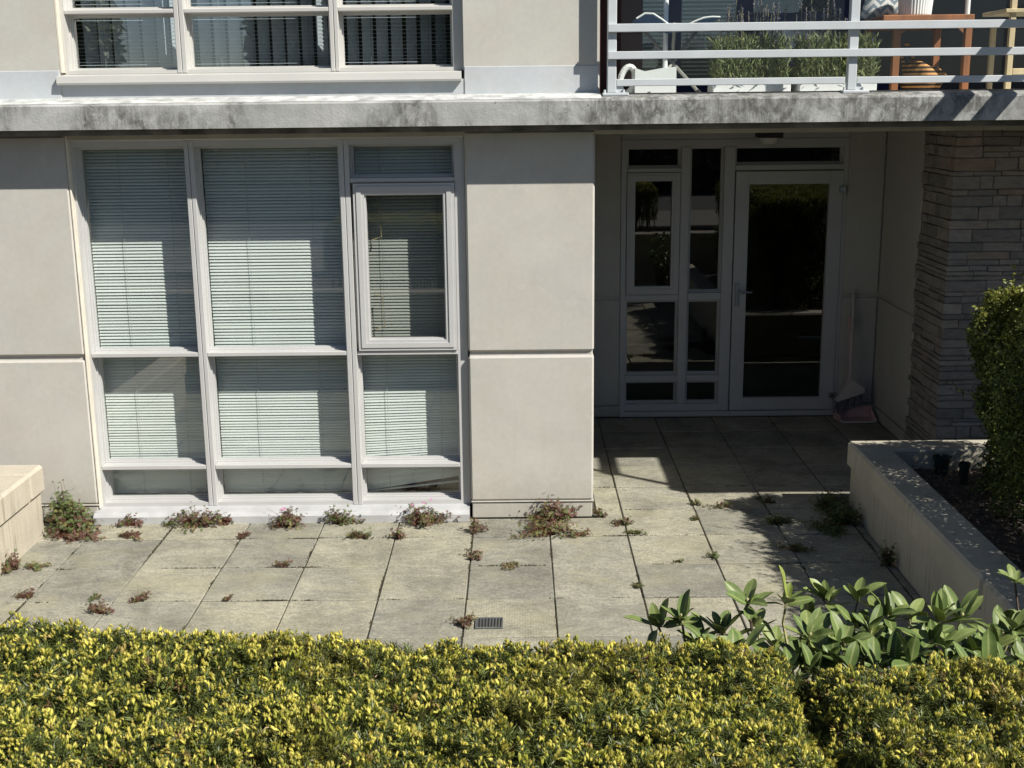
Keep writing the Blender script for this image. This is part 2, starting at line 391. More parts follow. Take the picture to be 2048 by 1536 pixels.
def scatter(tv, tf, Rm, T, S, tc, ic):
    # template verts/faces copied to every instance; tc template colour factor (n,3), ic instance colour (k,3)
    k, n = len(T), len(tv)
    V = np.einsum('kij,nj->kni', Rm * S[:, None, None], tv) + T[:, None, :]
    F = tf[None] + (np.arange(k) * n)[:, None, None]
    C = ic[:, None, :] * tc[None]
    return V.reshape(-1, 3), F.reshape(-1, tf.shape[1]), C.reshape(-1, 3)
def merge(parts):
    V, F, C, o = [], [], [], 0
    for v, f, c in parts: V.append(v); F.append(f + o); C.append(c); o += len(v)
    return np.concatenate(V), np.concatenate(F), np.concatenate(C)

# ------------------------------------------------------------------ setting: ground and patio
gm = MB().add([(-150, -200, .62), (150, -200, .62), (150, -3.98, .62), (-150, -3.98, .62), (-150, -3.97, -.08), (150, -3.97, -.08), (150, 150, -.08), (-150, 150, -.08)],
              [(0, 1, 2, 3), (3, 2, 5, 4), (4, 5, 6, 7)])
g = link('ground', gm.mesh('ground'), M['soil']); tag(g, kind='structure')
st_ = link('street', MB().add([(-150, -40, .632), (150, -40, .632), (150, -9.5, .632), (-150, -9.5, .632)], [(0, 1, 2, 3)]).mesh('street'), M['asphalt']); tag(st_, kind='structure')
pv_ = link('pavement', CB(-60, 60, -9.4, -6.6, .55, .70, c=.02).mesh('pavement'), M['walk']); tag(pv_, kind='structure')
patio = link('patio', B(-6, 6, -3.6, 3.0, -.07, -.012).mesh('patio'), M['joint']); tag(patio, kind='structure')
P = .5; JG = .004
pmesh = {}
def paver(x0, x1, y0, y1):
    w, d = round(x1 - x0 - 2 * JG, 3), round(y1 - y0 - 2 * JG, 3)
    if w < .02 or d < .02: return
    if (w, d) not in pmesh: pmesh[w, d] = CB(-w / 2, w / 2, -d / 2, d / 2, -.04, 0, c=.004).mesh('paver')
    link('paver', pmesh[w, d], M['paver'], patio, ((x0 + x1) / 2 + random.uniform(-.002, .002), (y0 + y1) / 2 + random.uniform(-.002, .002), random.uniform(-.004, .0015)),
         (random.uniform(-.005, .005), random.uniform(-.005, .005), random.uniform(-.004, .004)))
for j in range(-6, 6):
    for i in range(-8, 7):
        x0, x1, y0, y1 = i * P, (i + 1) * P, j * P, (j + 1) * P
        if y1 <= 0.01:
            if x0 >= 2.55 or x1 <= -2.9: continue
            paver(x0, min(x1, 2.555), y0, y1)
        elif j == 0:
            if x1 <= -2.9: continue
            if x0 < .8: paver(x0, x1 if x0 < .3 else 1.0, y0, .345) if x0 < .45 else (paver(.5, 1.0, 0, .345), paver(.826, 1.0, .349, .5))
            else: paver(x0, min(x1, 2.555), y0, y1)
        else:
            if x1 <= .83: continue
            paver(max(x0, .826), min(x1, 3.41 if y0 > 1.2 else 4.3), y0, min(y1, 2.965))
# moss and dirt that has grown into the joints
mv, mf, mc = [], [], []
def mosspatch(x, y, L, along):
    for _ in range(int(L * 420)):
        u = random.uniform(-L, L) * random.random(); w = random.gauss(0, .004)
        px, py = (x + w, y + u) if along else (x + u, y + w); s = random.uniform(.0015, .004); o = len(mv); t = random.uniform(0, 6.28)
        mv.extend([(px - s * math.cos(t), py - s * math.sin(t), -.004), (px + s * math.cos(t), py + s * math.sin(t), -.004), (px + random.uniform(-s, s), py + random.uniform(-s, s), s * 1.4)]); mf.append((o, o + 1, o + 2))
        c = random.choice(((.07, .075, .035), (.06, .05, .035), (.12, .11, .07))); mc.extend([c] * 3)
for k in range(110):
    al = random.random() < .5
    if al: x, y = random.randint(-5, 5) * .5, random.uniform(-1.6, 1.0)
    else: x, y = random.uniform(-2.6, 2.4), random.choice((-1.5, -1.0, -.5, 0.0, 0.5, 1.0))
    if y > .33 and x < .85: continue
    mosspatch(x, y, random.uniform(.05, .3), al)
tag(link('joint_moss', big('joint_moss', mv, mf, mc), M['weedleaf']), 'crumbs of moss and dirt in the joints between the concrete pavers', 'moss', kind='stuff')

# ------------------------------------------------------------------ building
bld = thing('apartment_building', 'pale rendered apartment block with grey windows, balcony and stone-clad entry corner', 'building', (0, .35, 0))
YW = .35
# wall cores
def wallpart(name, mb, m='wall'): return part(name, mb, m, bld)
wallpart('wall', B(-4.5, -2.53, YW + .022, .52, 0, 2.55))
wallpart('wall', B(-.01, .786, YW + .022, .52, 0, 2.55))
wallpart('wall', B(.70, .788, .52, 3.02, 0, 2.52))                         # side of the entry recess
wallpart('wall', B(.788, 1.19, 3.015, 3.12, 0, 2.52))
wallpart('wall', B(3.105, 3.55, 3.015, 3.12, 0, 2.52))
wallpart('wall', B(3.435, 3.60, 1.42, 3.015, 0, 2.52))
wallpart('wall', B(3.60, 6.2, 1.42, 3.12, 0, 2.52))
# panels with chamfered edges round the reveal groove
for x0, x1 in ((-4.5, -2.525), (-.02, .80)):
    wallpart('wall_panel', CB(x0, x1, YW, YW + .15, 1.142, 2.549, c=.013))
    wallpart('wall_panel', CB(x0, x1, YW, YW + .15, .122, 1.112, c=.013))
    wallpart('plinth', CB(x0 + .008, x1 - .006, YW + .004, YW + .15, 0.0, .112, c=.006))
    wallpart('bead', CB(x0 + .002, x1 + .004, YW - .004, YW + .10, .113, .121, c=.002))
for z0, z1 in ((1.075, 2.515), (.10, 1.045)):
    wallpart('wall_panel', CB(.79, .802, .53, 2.985, z0, z1, c=.008))
    wallpart('wall_panel', CB(.803, 1.188, 3.0, 3.014, z0, z1, c=.007))
    wallpart('wall_panel', CB(3.107, 3.416, 3.0, 3.014, z0, z1, c=.007))
    wallpart('wall_panel', CB(3.42, 3.434, 2.03, 2.998, z0, z1, c=.007))
wallpart('skirting', CB(.803, 1.188, 2.992, 3.014, 0, .095)); wallpart('skirting', CB(3.107, 3.416, 2.992, 3.014, 0, .095)); wallpart('skirting', CB(3.410, 3.434, 2.03, 2.99, 0, .095))
part('corner_trim', CB(-2.524, -2.512, YW + .003, .50, .09, 2.548, c=.003), 'caulk', bld)
# storey slab with weathered edge
fa = part('slab_edge', MB().prism_x([(.12, 2.588), (.36, 2.588), (.36, 2.772), (.30, 2.770), (.165, 2.748), (.128, 2.738), (.12, 2.728)], -4.5, 3.64), 'fascia', bld)
part('slab_top', MB().prism_x([(.138, 2.7425), (.168, 2.7525), (.30, 2.7745), (.349, 2.7765), (.349, 2.7735), (.30, 2.7715), (.168, 2.7495)], -4.5, .826), 'ledge', bld)
part('drip_strip', B(-4.5, 3.63, .185, .362, 2.552, 2.587), 'mould', bld)
part('floor_slab', B(-4.5, 6.2, .363, 7.0, 2.522, 2.735), 'soffit', bld)
part('balcony_floor', B(.84, 6.2, .302, 2.2, 2.737, 2.752), 'ledge', bld)
part('projecting_slab', B(3.642, 6.2, -.77, .362, 2.585, 2.74), 'fascia', bld)
part('projecting_guard', B(3.645, 3.70, -.72, .14, 3.50, 3.66), 'rail', bld)
part('projecting_guard', B(3.645, 3.70, -.72, .14, 3.19, 3.31), 'rail', bld)
for y in (-.70, .10): part('guard_post', B(3.655, 3.69, y, y + .035, 2.741, 3.50), 'rail', bld)
# upper storey
wallpart('wall', B(-4.5, -2.515, YW, .5, 2.76, 5.1), 'wall_up')
wallpart('wall', B(-.012, .826, YW, .5, 2.76, 5.1), 'wall_up')
wallpart('wall', B(-2.515, -.012, YW + .004, .5, 2.76, 2.87), 'wall_white')
wallpart('white_band', CB(-4.5, -2.517, YW - .004, YW + .02, 2.765, 2.945, c=.003), 'wall_white')
wallpart('white_band', CB(-.010, .822, YW - .004, YW + .02, 2.765, 2.942, c=.003), 'wall_white')
part('corner_trim', CB(-2.514, -2.498, YW + .003, .5, 2.93, 5.08, c=.003), 'caulk', bld)
wallpart('wall', B(.72, .826, .501, 2.3, 2.737, 5.1), 'wall_up')
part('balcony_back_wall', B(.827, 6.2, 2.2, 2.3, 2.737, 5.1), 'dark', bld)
part('upper_slab', B(-4.6, 6.3, .12, 7.0, 5.1, 5.27), 'fascia', bld)
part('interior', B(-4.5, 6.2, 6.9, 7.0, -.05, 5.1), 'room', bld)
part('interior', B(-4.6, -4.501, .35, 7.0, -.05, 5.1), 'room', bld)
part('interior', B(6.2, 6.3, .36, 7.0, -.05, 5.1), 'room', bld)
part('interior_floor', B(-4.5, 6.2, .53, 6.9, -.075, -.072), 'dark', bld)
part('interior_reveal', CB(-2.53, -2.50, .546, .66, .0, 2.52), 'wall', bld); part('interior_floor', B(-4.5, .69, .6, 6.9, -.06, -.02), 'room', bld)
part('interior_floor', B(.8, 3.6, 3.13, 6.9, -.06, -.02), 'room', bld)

# --- windows.  An opening list gives panes; members are separate pieces
def pane_set(win, x0, x1, z0, z1, yf, yg, frame_m, glass_m='glass', bead=.0095, sill_slope=True):
    # stepped bead round one pane, as one piece, then the glass
    mb = MB()
    b = bead
    for dx, y in ((b, yg - .034), (b * 1.9, yg - .014)):
        mb.box(x0 - .002, x0 + dx, y, yg + .02, z0, z1); mb.box(x1 - dx, x1 + .002, y, yg + .02, z0, z1)
        mb.box(x0 + dx, x1 - dx, y + .001, yg + .02, z1 - dx, z1 + .002); mb.box(x0 + dx, x1 - dx, y + .001, yg + .02, z0 - .002, z0 + dx)
    part('glazing_bead', mb, frame_m, win)
    e = b * 1.9
    part('pane', B(x0 + e - .004, x1 - e + .004, yg, yg + .006, z0 + e - .004, z1 - e + .004), glass_m, win)

# ground-floor window
YF = .40; YG = .500; YD = .545
win = part('window', MB().box(-2.524, -2.497, YF, YD, .086, 2.512).box(-.088, -.024, YF, YD, .086, 2.512).box(-2.497, -.088, YF, YD, 2.474, 2.512).box(-2.497, -.088, YF, YD, .086, .113), 'frame', bld)
win['label'] = 'tall grey window of three bays beside the pillar'
part('head_board', CB(-2.524, -.024, YF - .02, .5, 2.513, 2.55), 'frame', win)
for x0, x1 in ((-1.794, -1.735), (-.818, -.752)):
    xm = (x0 + x1) / 2
    part('mullion', MB().cbox(x0, xm - .0015, YF - .004, YD, .088, 2.51, c=.003).cbox(xm + .0015, x1, YF - .004, YD, .088, 2.51, c=.003), 'frame', win)
bays = ((-2.497, -1.794), (-1.735, -.818), (-.752, -.088))
for k, (x0, x1) in enumerate(bays):
    part('transom', CB(x0 + .0005, x1 - .0005, YF - .002, YD, 1.117, 1.146, c=.004), 'frame', win)
    part('transom', CB(x0 + .0005, x1 - .0005, YF - .002, YD, .346, .376, c=.004), 'frame', win)
    pane_set(win, x0, x1, .113, .346, YF, YG, 'frame'); pane_set(win, x0, x1, .376, 1.117, YF, YG, 'frame')
    if k < 2: pane_set(win, x0, x1, 1.146, 2.474, YF, YG, 'frame')
x0, x1 = bays[2]
part('transom', CB(x0 + .0005, x1 - .0005, YF - .002, YD, 2.236, 2.266, c=.004), 'frame', win)
pane_set(win, x0, x1, 2.266, 2.474, YF, YG, 'frame')
sash = MB()
for s, y in ((0, .385), (.020, .378), (.040, .386), (.056, .40)):
    w = .03 if s < .05 else .022
    a, b_, c_, d = x0 + .018 + s, x1 - .002 - s, 1.150 + s, 2.232 - s
    sash.box(a, a + w, y, .46, c_, d).box(b_ - w, b_, y, .46, c_, d).box(a + w, b_ - w, y + .0007, .46, d - w, d).box(a + w, b_ - w, y + .0007, .46, c_, c_ + w)
part('sash', sash, 'frame', win)
part('pane', B(x0 + .09, x1 - .074, .425, .431, 1.222, 2.16), 'glass_vent', win)
for z0, z1 in ((1.86, 2.09), (1.27, 1.50)):       # pale wire stays just inside the casement
    part('stay', MB().tube([(-.635, .50, z1), (-.585, .52, z1 - .01), (-.578, .52, z0 + .02), (-.64, .50, z0)], .004, 6), 'pine', win)
part('sill', MB().prism_x([(.285, .0), (.40, .0), (.40, .088), (.318, .072), (.285, .050)], -2.545, -.03), 'sill', win)

# upper-floor window
uw = part('window', MB().box(-2.497, -2.474, YF, YD, 2.922, 5.0).box(-.080, -.014, YF, YD, 2.922, 5.0).box(-2.474, -.080, YF, YD, 2.922, 2.943).box(-2.474, -.080, YF, YD, 4.4, 5.08), 'frame_up', bld)
uw['label'] = 'upper window with open venetian blinds above the weathered ledge'
ub = ((-2.474, -1.797), (-1.735, -.840), (-.785, -.080))
for a, b_ in ((-1.797, -1.735), (-.840, -.785)):
    xm = (a + b_) / 2
    part('mullion', MB().cbox(a, xm - .0015, YF - .004, YD, 2.924, 4.99, c=.003).cbox(xm + .0015, b_, YF - .004, YD, 2.924, 4.99, c=.003), 'frame_up', uw)
for a, b_ in ub:
    part('transom', CB(a + .0005, b_ - .0005, YF - .002, YD, 3.281, 3.307, c=.004), 'frame_up', uw)
    pane_set(uw, a, b_, 2.943, 3.281, YF, YG, 'frame_up', 'glass_up'); pane_set(uw, a, b_, 3.307, 4.4, YF, YG, 'frame_up', 'glass_up')
part('sill', MB().prism_x([(.305, 2.868), (.31, 2.856), (.42, 2.856), (.42, 2.923), (.335, 2.912), (.312, 2.908)], -2.525, -.028), 'frame_up', uw)

# entry glazing at the back of the recess
YE = 3.0; YEG = 3.04
ew = part('entry_glazing', MB().box(1.192, 1.236, YE, 3.10, .02, 2.40).box(3.066, 3.104, YE, 3.10, .02, 2.40).box(1.236, 3.066, YE, 3.10, 2.342, 2.40).box(1.236, 2.062, YE, 3.10, .05, .112).box(1.192, 3.104, YE - .012, 3.10, .0, .045), 'frame', bld)
part('head_board', CB(1.192, 3.104, 3.004, 3.1, 2.402, 2.515), 'frame', ew)
part('mullion', CB(1.695, 1.772, YE - .003, 3.1, .114, 2.341), 'frame', ew); part('mullion', CB(2.060, 2.152, YE - .003, 3.1, .05, 2.341), 'frame', ew)
part('transom', CB(1.237, 1.694, YE - .002, 3.1, 2.130, 2.166), 'frame', ew)
part('transom', CB(1.237, 1.694, YE - .002, 3.1, 1.034, 1.086), 'frame', ew); part('transom', CB(1.773, 2.059, YE - .002, 3.1, 1.034, 1.100), 'frame', ew)
part('transom', CB(1.237, 1.694, YE - .002, 3.1, .312, .372), 'frame', ew); part('transom', CB(1.773, 2.059, YE - .002, 3.1, .312, .372), 'frame', ew)
part('transom', CB(2.153, 3.065, YE - .002, 3.1, 2.140, 2.186), 'frame', ew)
for a in ((1.236, 1.695, 2.166, 2.342), (1.236, 1.695, .372, 1.034), (1.236, 1.695, .112, .312), (1.772, 2.060, 1.100, 2.342), (1.772, 2.060, .372, 1.034), (1.772, 2.060, .112, .312), (2.152, 3.066, 2.186, 2.342)):
    pane_set(ew, *a, YE, YEG + .03, 'frame', 'glass_door', .011)
sash = MB()
for s, y in ((0, 2.987), (.022, 2.98), (.044, 2.99)):
    a, b_, c_, d = 1.241 + s, 1.690 - s, 1.091 + s, 2.126 - s; w = .025
    sash.box(a, a + w, y, 3.06, c_, d).box(b_ - w, b_, y, 3.06, c_, d).box(a + w, b_ - w, y + .0007, 3.06, d - w, d).box(a + w, b_ - w, y + .0007, 3.06, c_, c_ + w)
part('sash', sash, 'frame', ew); part('pane', B(1.308, 1.623, 3.03, 3.036, 1.158, 2.06), 'glass_door', ew)
# door
dr = part('door', MB().cbox(2.160, 2.276, 2.988, 3.05, .052, 2.132, c=.003).cbox(2.952, 3.070, 2.988, 3.05, .052, 2.132, c=.003).cbox(2.276, 2.952, 2.9885, 3.05, 2.022, 2.1315, c=.003).cbox(2.276, 2.952, 2.9885, 3.05, .0525, .164, c=.003), 'frame', bld)
dr['label'] = 'grey framed glass entry door with lever handle'
part('pane', B(2.27, 2.958, 3.02, 3.028, .158, 2.028), 'glass_door', dr)
part('handle', MB().cbox(2.180, 2.216, 2.978, 2.987, .980, 1.186, c=.004).tube([(2.198, 2.985, 1.112), (2.198, 2.938, 1.112), (2.212, 2.932, 1.112), (2.318, 2.934, 1.108)], .009, 10).tube([(2.198, 2.981, 1.03), (2.198, 2.972, 1.03)], .009, 10), 'steel', dr)
for z in (1.975, .185):
    part('hinge', MB().cbox(3.03, 3.085, 2.962, 2.987, z - .022, z + .022).tube([(3.079, 2.968, z - .065), (3.079, 2.968, z + .02)], .008, 10), 'steel', dr)

# lamp under the soffit
lm = thing('ceiling_lamp', 'small black bulkhead lamp with a clear bowl under the balcony soffit', 'lamp', (2.36, 2.72, 2.52))
part('mount', CB(2.27, 2.47, 2.64, 2.80, 2.418, 2.521), 'black', lm)
b_ = MB(); b_.smooth = True
b_.lathe([(.001, 2.358), (.04, 2.362), (.068, 2.376), (.082, 2.40), (.084, 2.4175)], 2.37, 2.72, 24)
part('bowl', b_, 'lampglass', lm)

# ledge-stone cladding on the entry corner
stw = part('stone_cladding', MB().box(3.428, 3.60, 1.365, 1.999, 0, 2.52).box(3.60, 6.2, 1.365, 1.419, 0, 2.52), 'stone', bld)
stw['label'] = 'stacked ledge stone cladding at the entry corner'
def stone(x0, x1, y0, y1, z0, z1, jit=.005):
    mb = MB().cbox(x0, x1, y0, y1, z0, z1, c=.0045)
    sd = random.uniform(0, 100)
    mb.v = [(x + jit * noise.noise((x * 14 + sd, y * 14, z * 20)), y + jit * noise.noise((x * 14, y * 14 + sd, z * 20)), z + .006 * noise.noise((x * 6, y * 6 + sd, z * 3))) for x, y, z in mb.v]
    link('stone', mb.mesh('stone'), M['stone'], stw)
def runs(a, b, lo, hi):
    out = [a]
    while out[-1] < b - .03:
        nx = out[-1] + random.uniform(lo, hi)
        if b - nx < lo * .6: nx = b
        out.append(min(nx, b))
    return list(zip(out, out[1:]))
G_ = .0025
z = 0.0; wrap = True
while z < 2.515:
    h = random.choice((.034, .042, .05, .058, .066, .08, .095)); z1 = min(z + h, 2.518)
    if z1 - z < .03: break
    d = random.uniform(.010, .024)                          # how far the corner stone stands out
    cx = random.uniform(.10, .30); cy = random.uniform(.06, .16)
    if not wrap: cx, cy = cy + .03, cx
    wrap = not wrap
    stone(3.425 - d, 3.425 + cx, 1.36 - d * .8, 1.36 + cy, z + G_, z1 - G_)
    sp = random.random() < .35 and h > .055
    for a, b_ in runs(3.425 + cx, 4.05, .09, .36):
        for q0, q1 in (((z, (z + z1) / 2), ((z + z1) / 2, z1)) if sp and random.random() < .6 else ((z, z1),)):
            stone(a + G_, b_ - G_, 1.364 - random.uniform(.006, .024), 1.364, q0 + G_, q1 - G_)
    for a, b_ in runs(1.36 + cy, 2.0 + random.uniform(-.02, .05), .10, .34):
        stone(3.425 - random.uniform(.006, .024), 3.427, a + G_, b_ - G_, z + G_, z1 - G_)
    z = z1

# ------------------------------------------------------------------ venetian blinds
def slat_mesh(w, width, bow, th=.0007):
    mb = MB(); n = 4; top = []; bot = []
    for k in range(n + 1):
        u = k / n - .5; zz = bow * (1 - 4 * u * u)
        top.append((u * width, zz)); bot.append((u * width, zz - th))
    prof = bot + top[::-1]
    vs = [(-w / 2, a, b) for a, b in prof] + [(w / 2, a, b) for a, b in prof]; m = len(prof)
    mb.add(vs, [(i, (i + 1) % m, m + (i + 1) % m, m + i) for i in range(m)]); return mb.mesh('slat')
def blind(label, x0, x1, z0, z1, y, step, width, tilt, m, group, cords, slant=0.0):
    t = thing('venetian_blind', label, 'blind', ((x0 + x1) / 2, y, z0), group)
    me = slat_mesh(x1 - x0, width, width * .1); me.materials.append(M[m])
    part('head_rail', CB(x0, x1, y - .02, y + .02, z1, z1 + .025), m, t)
    zz = z1 - step; k = 0; n = int((z1 - z0) / step)
    while zz > z0 + .01:
        f = (k / n) ** 6
        link('slat', me, None, t, ((x0 + x1) / 2 + random.uniform(-.0015, .0015), y + random.uniform(-.0015, .0015), zz + f * slant * .5),
             (tilt + random.gauss(0, .05), -f * slant / (x1 - x0) + random.gauss(0, .0012), 0))
        zz -= step * (1 - .35 * f); k += 1
    br = part('bottom_rail', CB(-(x1 - x0) / 2, (x1 - x0) / 2, -.012, .012, -.006, .006, c=.003), m, t)
    br.location = (0, 0, slant * .5); br.rotation_euler = (0, -slant / (x1 - x0), 0)
    for cx in cords: part('cord', MB().tube([(cx, y - .021, z0 + slant * .5), (cx, y - .021, z1)], .0014, 5), 'cord', t)
G1 = 'closed blinds in the tall ground floor window'
YB = .583
TL = math.radians(54)
blind('closed pale blind in the leftmost bay of the tall window', -2.492, -1.775, .13, 2.49, YB, .0212, .0250, TL, 'slat', G1, (-2.27, -1.95))
blind('closed pale blind in the wide middle bay of the tall window', -1.725, -.80, .13, 2.49, YB, .0212, .0250, TL, 'slat', G1, (-1.45, -1.03))
blind('closed blind with a crooked bottom edge behind the opening casement', -.74, -.075, .125, 2.49, YB, .0212, .0250, TL, 'slat', G1, (-.58, -.22), .07)
G2 = 'open blinds in the upper window'
for nm, (a, b_) in zip(('leftmost', 'wide middle', 'rightmost'), ub):
    blind('open thin slatted blind in the %s bay of the upper window' % nm, a + .01, b_ - .01, 2.955, 3.62, .585, .0245, .017, math.radians(3), 'slat_up', G2, (a + .18, b_ - .16))
G3 = 'vertical blinds in the upper window'
for nm, (a, b_) in zip(('leftmost', 'wide middle', 'rightmost'), ub):
    t = thing('vertical_blind', 'grey vertical vane blind behind the %s bay of the upper window' % nm, 'blind', ((a + b_) / 2, .66, 2.9), G3)
    part('head_rail', CB(a, b_, .67, .73, 3.95, 3.98), 'slat_up', t)
    vm = CB(-.043, .043, -.0008, .0008, 2.87 - 2.87, 1.08, c=.0003).mesh('vane'); vm.materials.append(M['vane'])
    x = a + .05
    while x < b_ - .02:
        link('vane', vm, None, t, (x, .70 + random.uniform(-.004, .004), 2.87), (0, 0, math.radians(42) + random.gauss(0, .05))); x += .094

# ------------------------------------------------------------------ balcony railing
YR = .22
rl = thing('balcony_railing', 'white metal balcony railing with flat rails and clear glass behind', 'railing', (.9, YR, 2.74))
for x in (.865, 2.325):
    part('post', CB(x, x + .055, YR, YR + .05, 2.775, 3.85), 'rail', rl)
    part('base_plate', MB().cbox(x - .03, x + .13, YR - .02, YR + .08, 2.755, 2.774).tube([(x + .10, YR + .01, 2.774), (x + .10, YR + .01, 2.792)], .008, 8).tube([(x - .015, YR + .01, 2.774), (x - .015, YR + .01, 2.792)], .008, 8), 'rail', rl)
    part('gusset', MB().prism_y([(x + .0555, 2.775), (x + .105, 2.775), (x + .0555, 2.86)], YR + .018, YR + .026), 'rail', rl)
for z0, z1 in ((3.128, 3.176), (2.970, 3.016)):
    part('rail', CB(.865, 3.66, YR - .028, YR - .001, z0, z1, c=.003), 'rail', rl)
for a, b_ in ((.922, 2.312), (2.382, 3.66)): part('rail', CB(a, b_, YR + .005, YR + .035, 2.812, 2.853, c=.003), 'rail', rl)
part('rail', CB(.865, 3.66, YR - .02, YR + .06, 3.80, 3.85, c=.003), 'rail', rl)
for a, b_ in ((.95, 2.30), (2.40, 3.62)): part('glass_panel', B(a, b_, YR + .062, YR + .070, 2.858, 3.78), 'rail_glass', rl)

# balcony doors in the back wall
bd = part('balcony_glazing', MB().box(.95, 3.4, 2.15, 2.199, 2.755, 2.83).box(1.46, 1.56, 2.15, 2.199, 2.83, 4.6).box(1.98, 2.10, 2.149, 2.199, 2.83, 4.6).box(2.9, 3.0, 2.149, 2.199, 2.83, 4.6), 'navy', bld)
for a, b_ in ((1.10, 1.46), (1.56, 1.98), (2.10, 2.9)): part('pane', B(a, b_, 2.17, 2.176, 2.83, 4.6), 'glass', bd)
for k in range(26):
    for a, b_ in ((1.12, 1.45), (1.57, 1.97)): part('slat', B(a, b_, 2.182, 2.19, 2.85 + k * .03, 2.862 + k * .03), 'cord', bd)
part('red_panel', CB(.85, 1.25, 1.95, 2.0, 2.755, 4.6), 'redcurtain', bld); part('red_panel', CB(.8275, .842, .53, 1.94, 2.755, 5.0), 'redcurtain', bld)

# ------------------------------------------------------------------ things on the balcony
ZB = 2.753
t = thing('parasol_stand', 'white parasol pole in a white plastic base with an oval grip hole', 'parasol stand', (1.20, .60, ZB))
b_ = MB(); b_.smooth = False
import math as _m
outer = [(.94, ZB), (1.32, ZB), (1.32, 2.93), (1.24, 2.925), (1.12, 2.905), (1.0, 2.955), (.955, 2.90)]
hole = [(1.03 + .022 * _m.cos(a), 2.86 + .042 * _m.sin(a)) for a in [2 * _m.pi * k / 12 for k in range(12)]]
part('base', MB().prism_y([(1.06, ZB), (1.32, ZB), (1.32, 2.93), (1.24, 2.925), (1.12, 2.905), (1.06, 2.925)], .5, .78), 'white', t)
# grip: a flattened ring beside the base, so that the hole is a real one
pts = [(1.02 + .047 * _m.cos(a) + .012 * _m.sin(a), .58, 2.853 + .082 * _m.sin(a)) for a in [2 * _m.pi * k / 20 for k in range(21)]]
part('grip', MB().tube(pts, .02, 8), 'white', t)
part('pole', MB().tube([(1.262, .62, 2.9), (1.262, .62, 4.3)], .016, 12), 'white', t)
t = thing('folding_stool', 'folding stool with slung blue canvas seat and crossed grey legs', 'stool', (1.32, .66, ZB))
for a, b_ in (((1.14, .50, ZB + .005), (1.52, .82, 3.20)), ((1.48, .52, ZB + .005), (1.12, .80, 3.19)), ((1.33, .88, ZB + .005), (1.30, .48, 3.19))):
    lg = part('leg', MB().tube([a, b_], .011, 8), 'greyleg', t); d = (Vector(b_) - Vector(a)).normalized()
    part('foot', MB().tube([Vector(a) - d * .003, Vector(a) + d * .035], .014, 8), 'black', lg)
sv, sf = [], []
n = 10
for i in range(n + 1):
    for j in range(n + 1):
        u, v = i / n, j / n
        zz = 3.205 - .05 * math.sin(math.pi * u) * math.sin(math.pi * v) + .035 * math.sin(u * 7.5 + .5) * (1 - v) + .015 * math.sin(u * 11 + v * 3)
        sv.append((1.06 + .52 * u, .46 + .40 * v, zz))
for i in range(n):
    for j in range(n): a = i * (n + 1) + j; sf.append((a, a + n + 1, a + n + 2, a + 1))
sm = MB(); sm.add(sv, sf); sm.add([(x, y, z - .006) for x, y, z in sv], [tuple(reversed(f)) for f in sf]); sm.smooth = True
seat = part('seat', sm, 'blue', t)
part('hem', MB().tube([(x, y - .002, z) for x, y, z in sv[0::n + 1]], .006, 6), 'white', seat)

def lavender(label, x0, x1, y0, y1, zt, seed):
    r = np.random.default_rng(seed)
    parts = []
    # narrow leaves
    lv = np.array([[0, 0, 0], [.0034, 0, .018], [0, .0012, .038], [-.0034, 0, .018]]); lf = np.array([[0, 1, 2], [0, 2, 3]])
    k = 4600
    T = np.stack([r.uniform(x0 - .03, x1 + .03, k), r.uniform(y0 - .05, y1 + .05, k), zt - .02 + r.beta(1.2, 1.5, k) * .30], 1)
    D = np.stack([r.normal(0, .55, k), r.normal(0, .55, k), np.ones(k) * .8], 1)
    ic = np.array([[.15, .18, .085]]) * r.uniform(.6, 1.6, (k, 1)) + np.array([[.05, .045, .0]]) * r.uniform(0, 1, (k, 1))
    parts.append(scatter(lv, lf, frames(D, r.uniform(0, 6.3, k)), T, r.uniform(.8, 1.7, k), np.ones((4, 3)), ic))
    fol = merge(parts)
    # flower spikes: thin stem and whorled florets
    sp = MB(); fv, ff, fc = [], [], []
    for q in range(46):
        bx, by = r.uniform(x0, x1), r.uniform(y0, y1); tx, ty, tz = bx + r.normal(0, .03), by + r.normal(0, .03), zt + r.uniform(.28, .52)
        sp.tube([(bx, by, zt), ((bx + tx) / 2 + r.normal(0, .008), (by + ty) / 2, (zt + tz) / 2), (tx, ty, tz)], .0014, 4)
        m = 60; u = r.uniform(.72 - .1 * r.random(), 1.0, m)
        u = np.round(u * 40) / 40 + r.normal(0, .004, m)
        C = np.stack([bx + (tx - bx) * u, by + (ty - by) * u, zt + (tz - zt) * u], 1) + r.normal(0, .0045, (m, 3)) * [1, 1, .6]
        tv = np.array([[0, 0, 0], [.004, 0, .004], [0, 0, .009], [-.004, .002, .004]]); tf = np.array([[0, 1, 2], [0, 2, 3]])
        cc = np.array([[.13, .12, .19]]) * r.uniform(.5, 1.7, (m, 1))
        fv.append(scatter(tv, tf, frames(r.normal(0, 1, (m, 3)) + [0, 0, .5], r.uniform(0, 6.3, m)), C, r.uniform(.7, 1.2, m), np.ones((4, 3)), cc))
    t = thing('lavender', label, 'lavender', ((x0 + x1) / 2, (y0 + y1) / 2, zt), 'lavender plants in the balcony boxes')
    link('foliage', big('foliage', *fol), M['leaf'], t); part('stem', sp, 'stemyellow', t); link('flower', big('flower', *merge(fv)), M['leaf'], t)
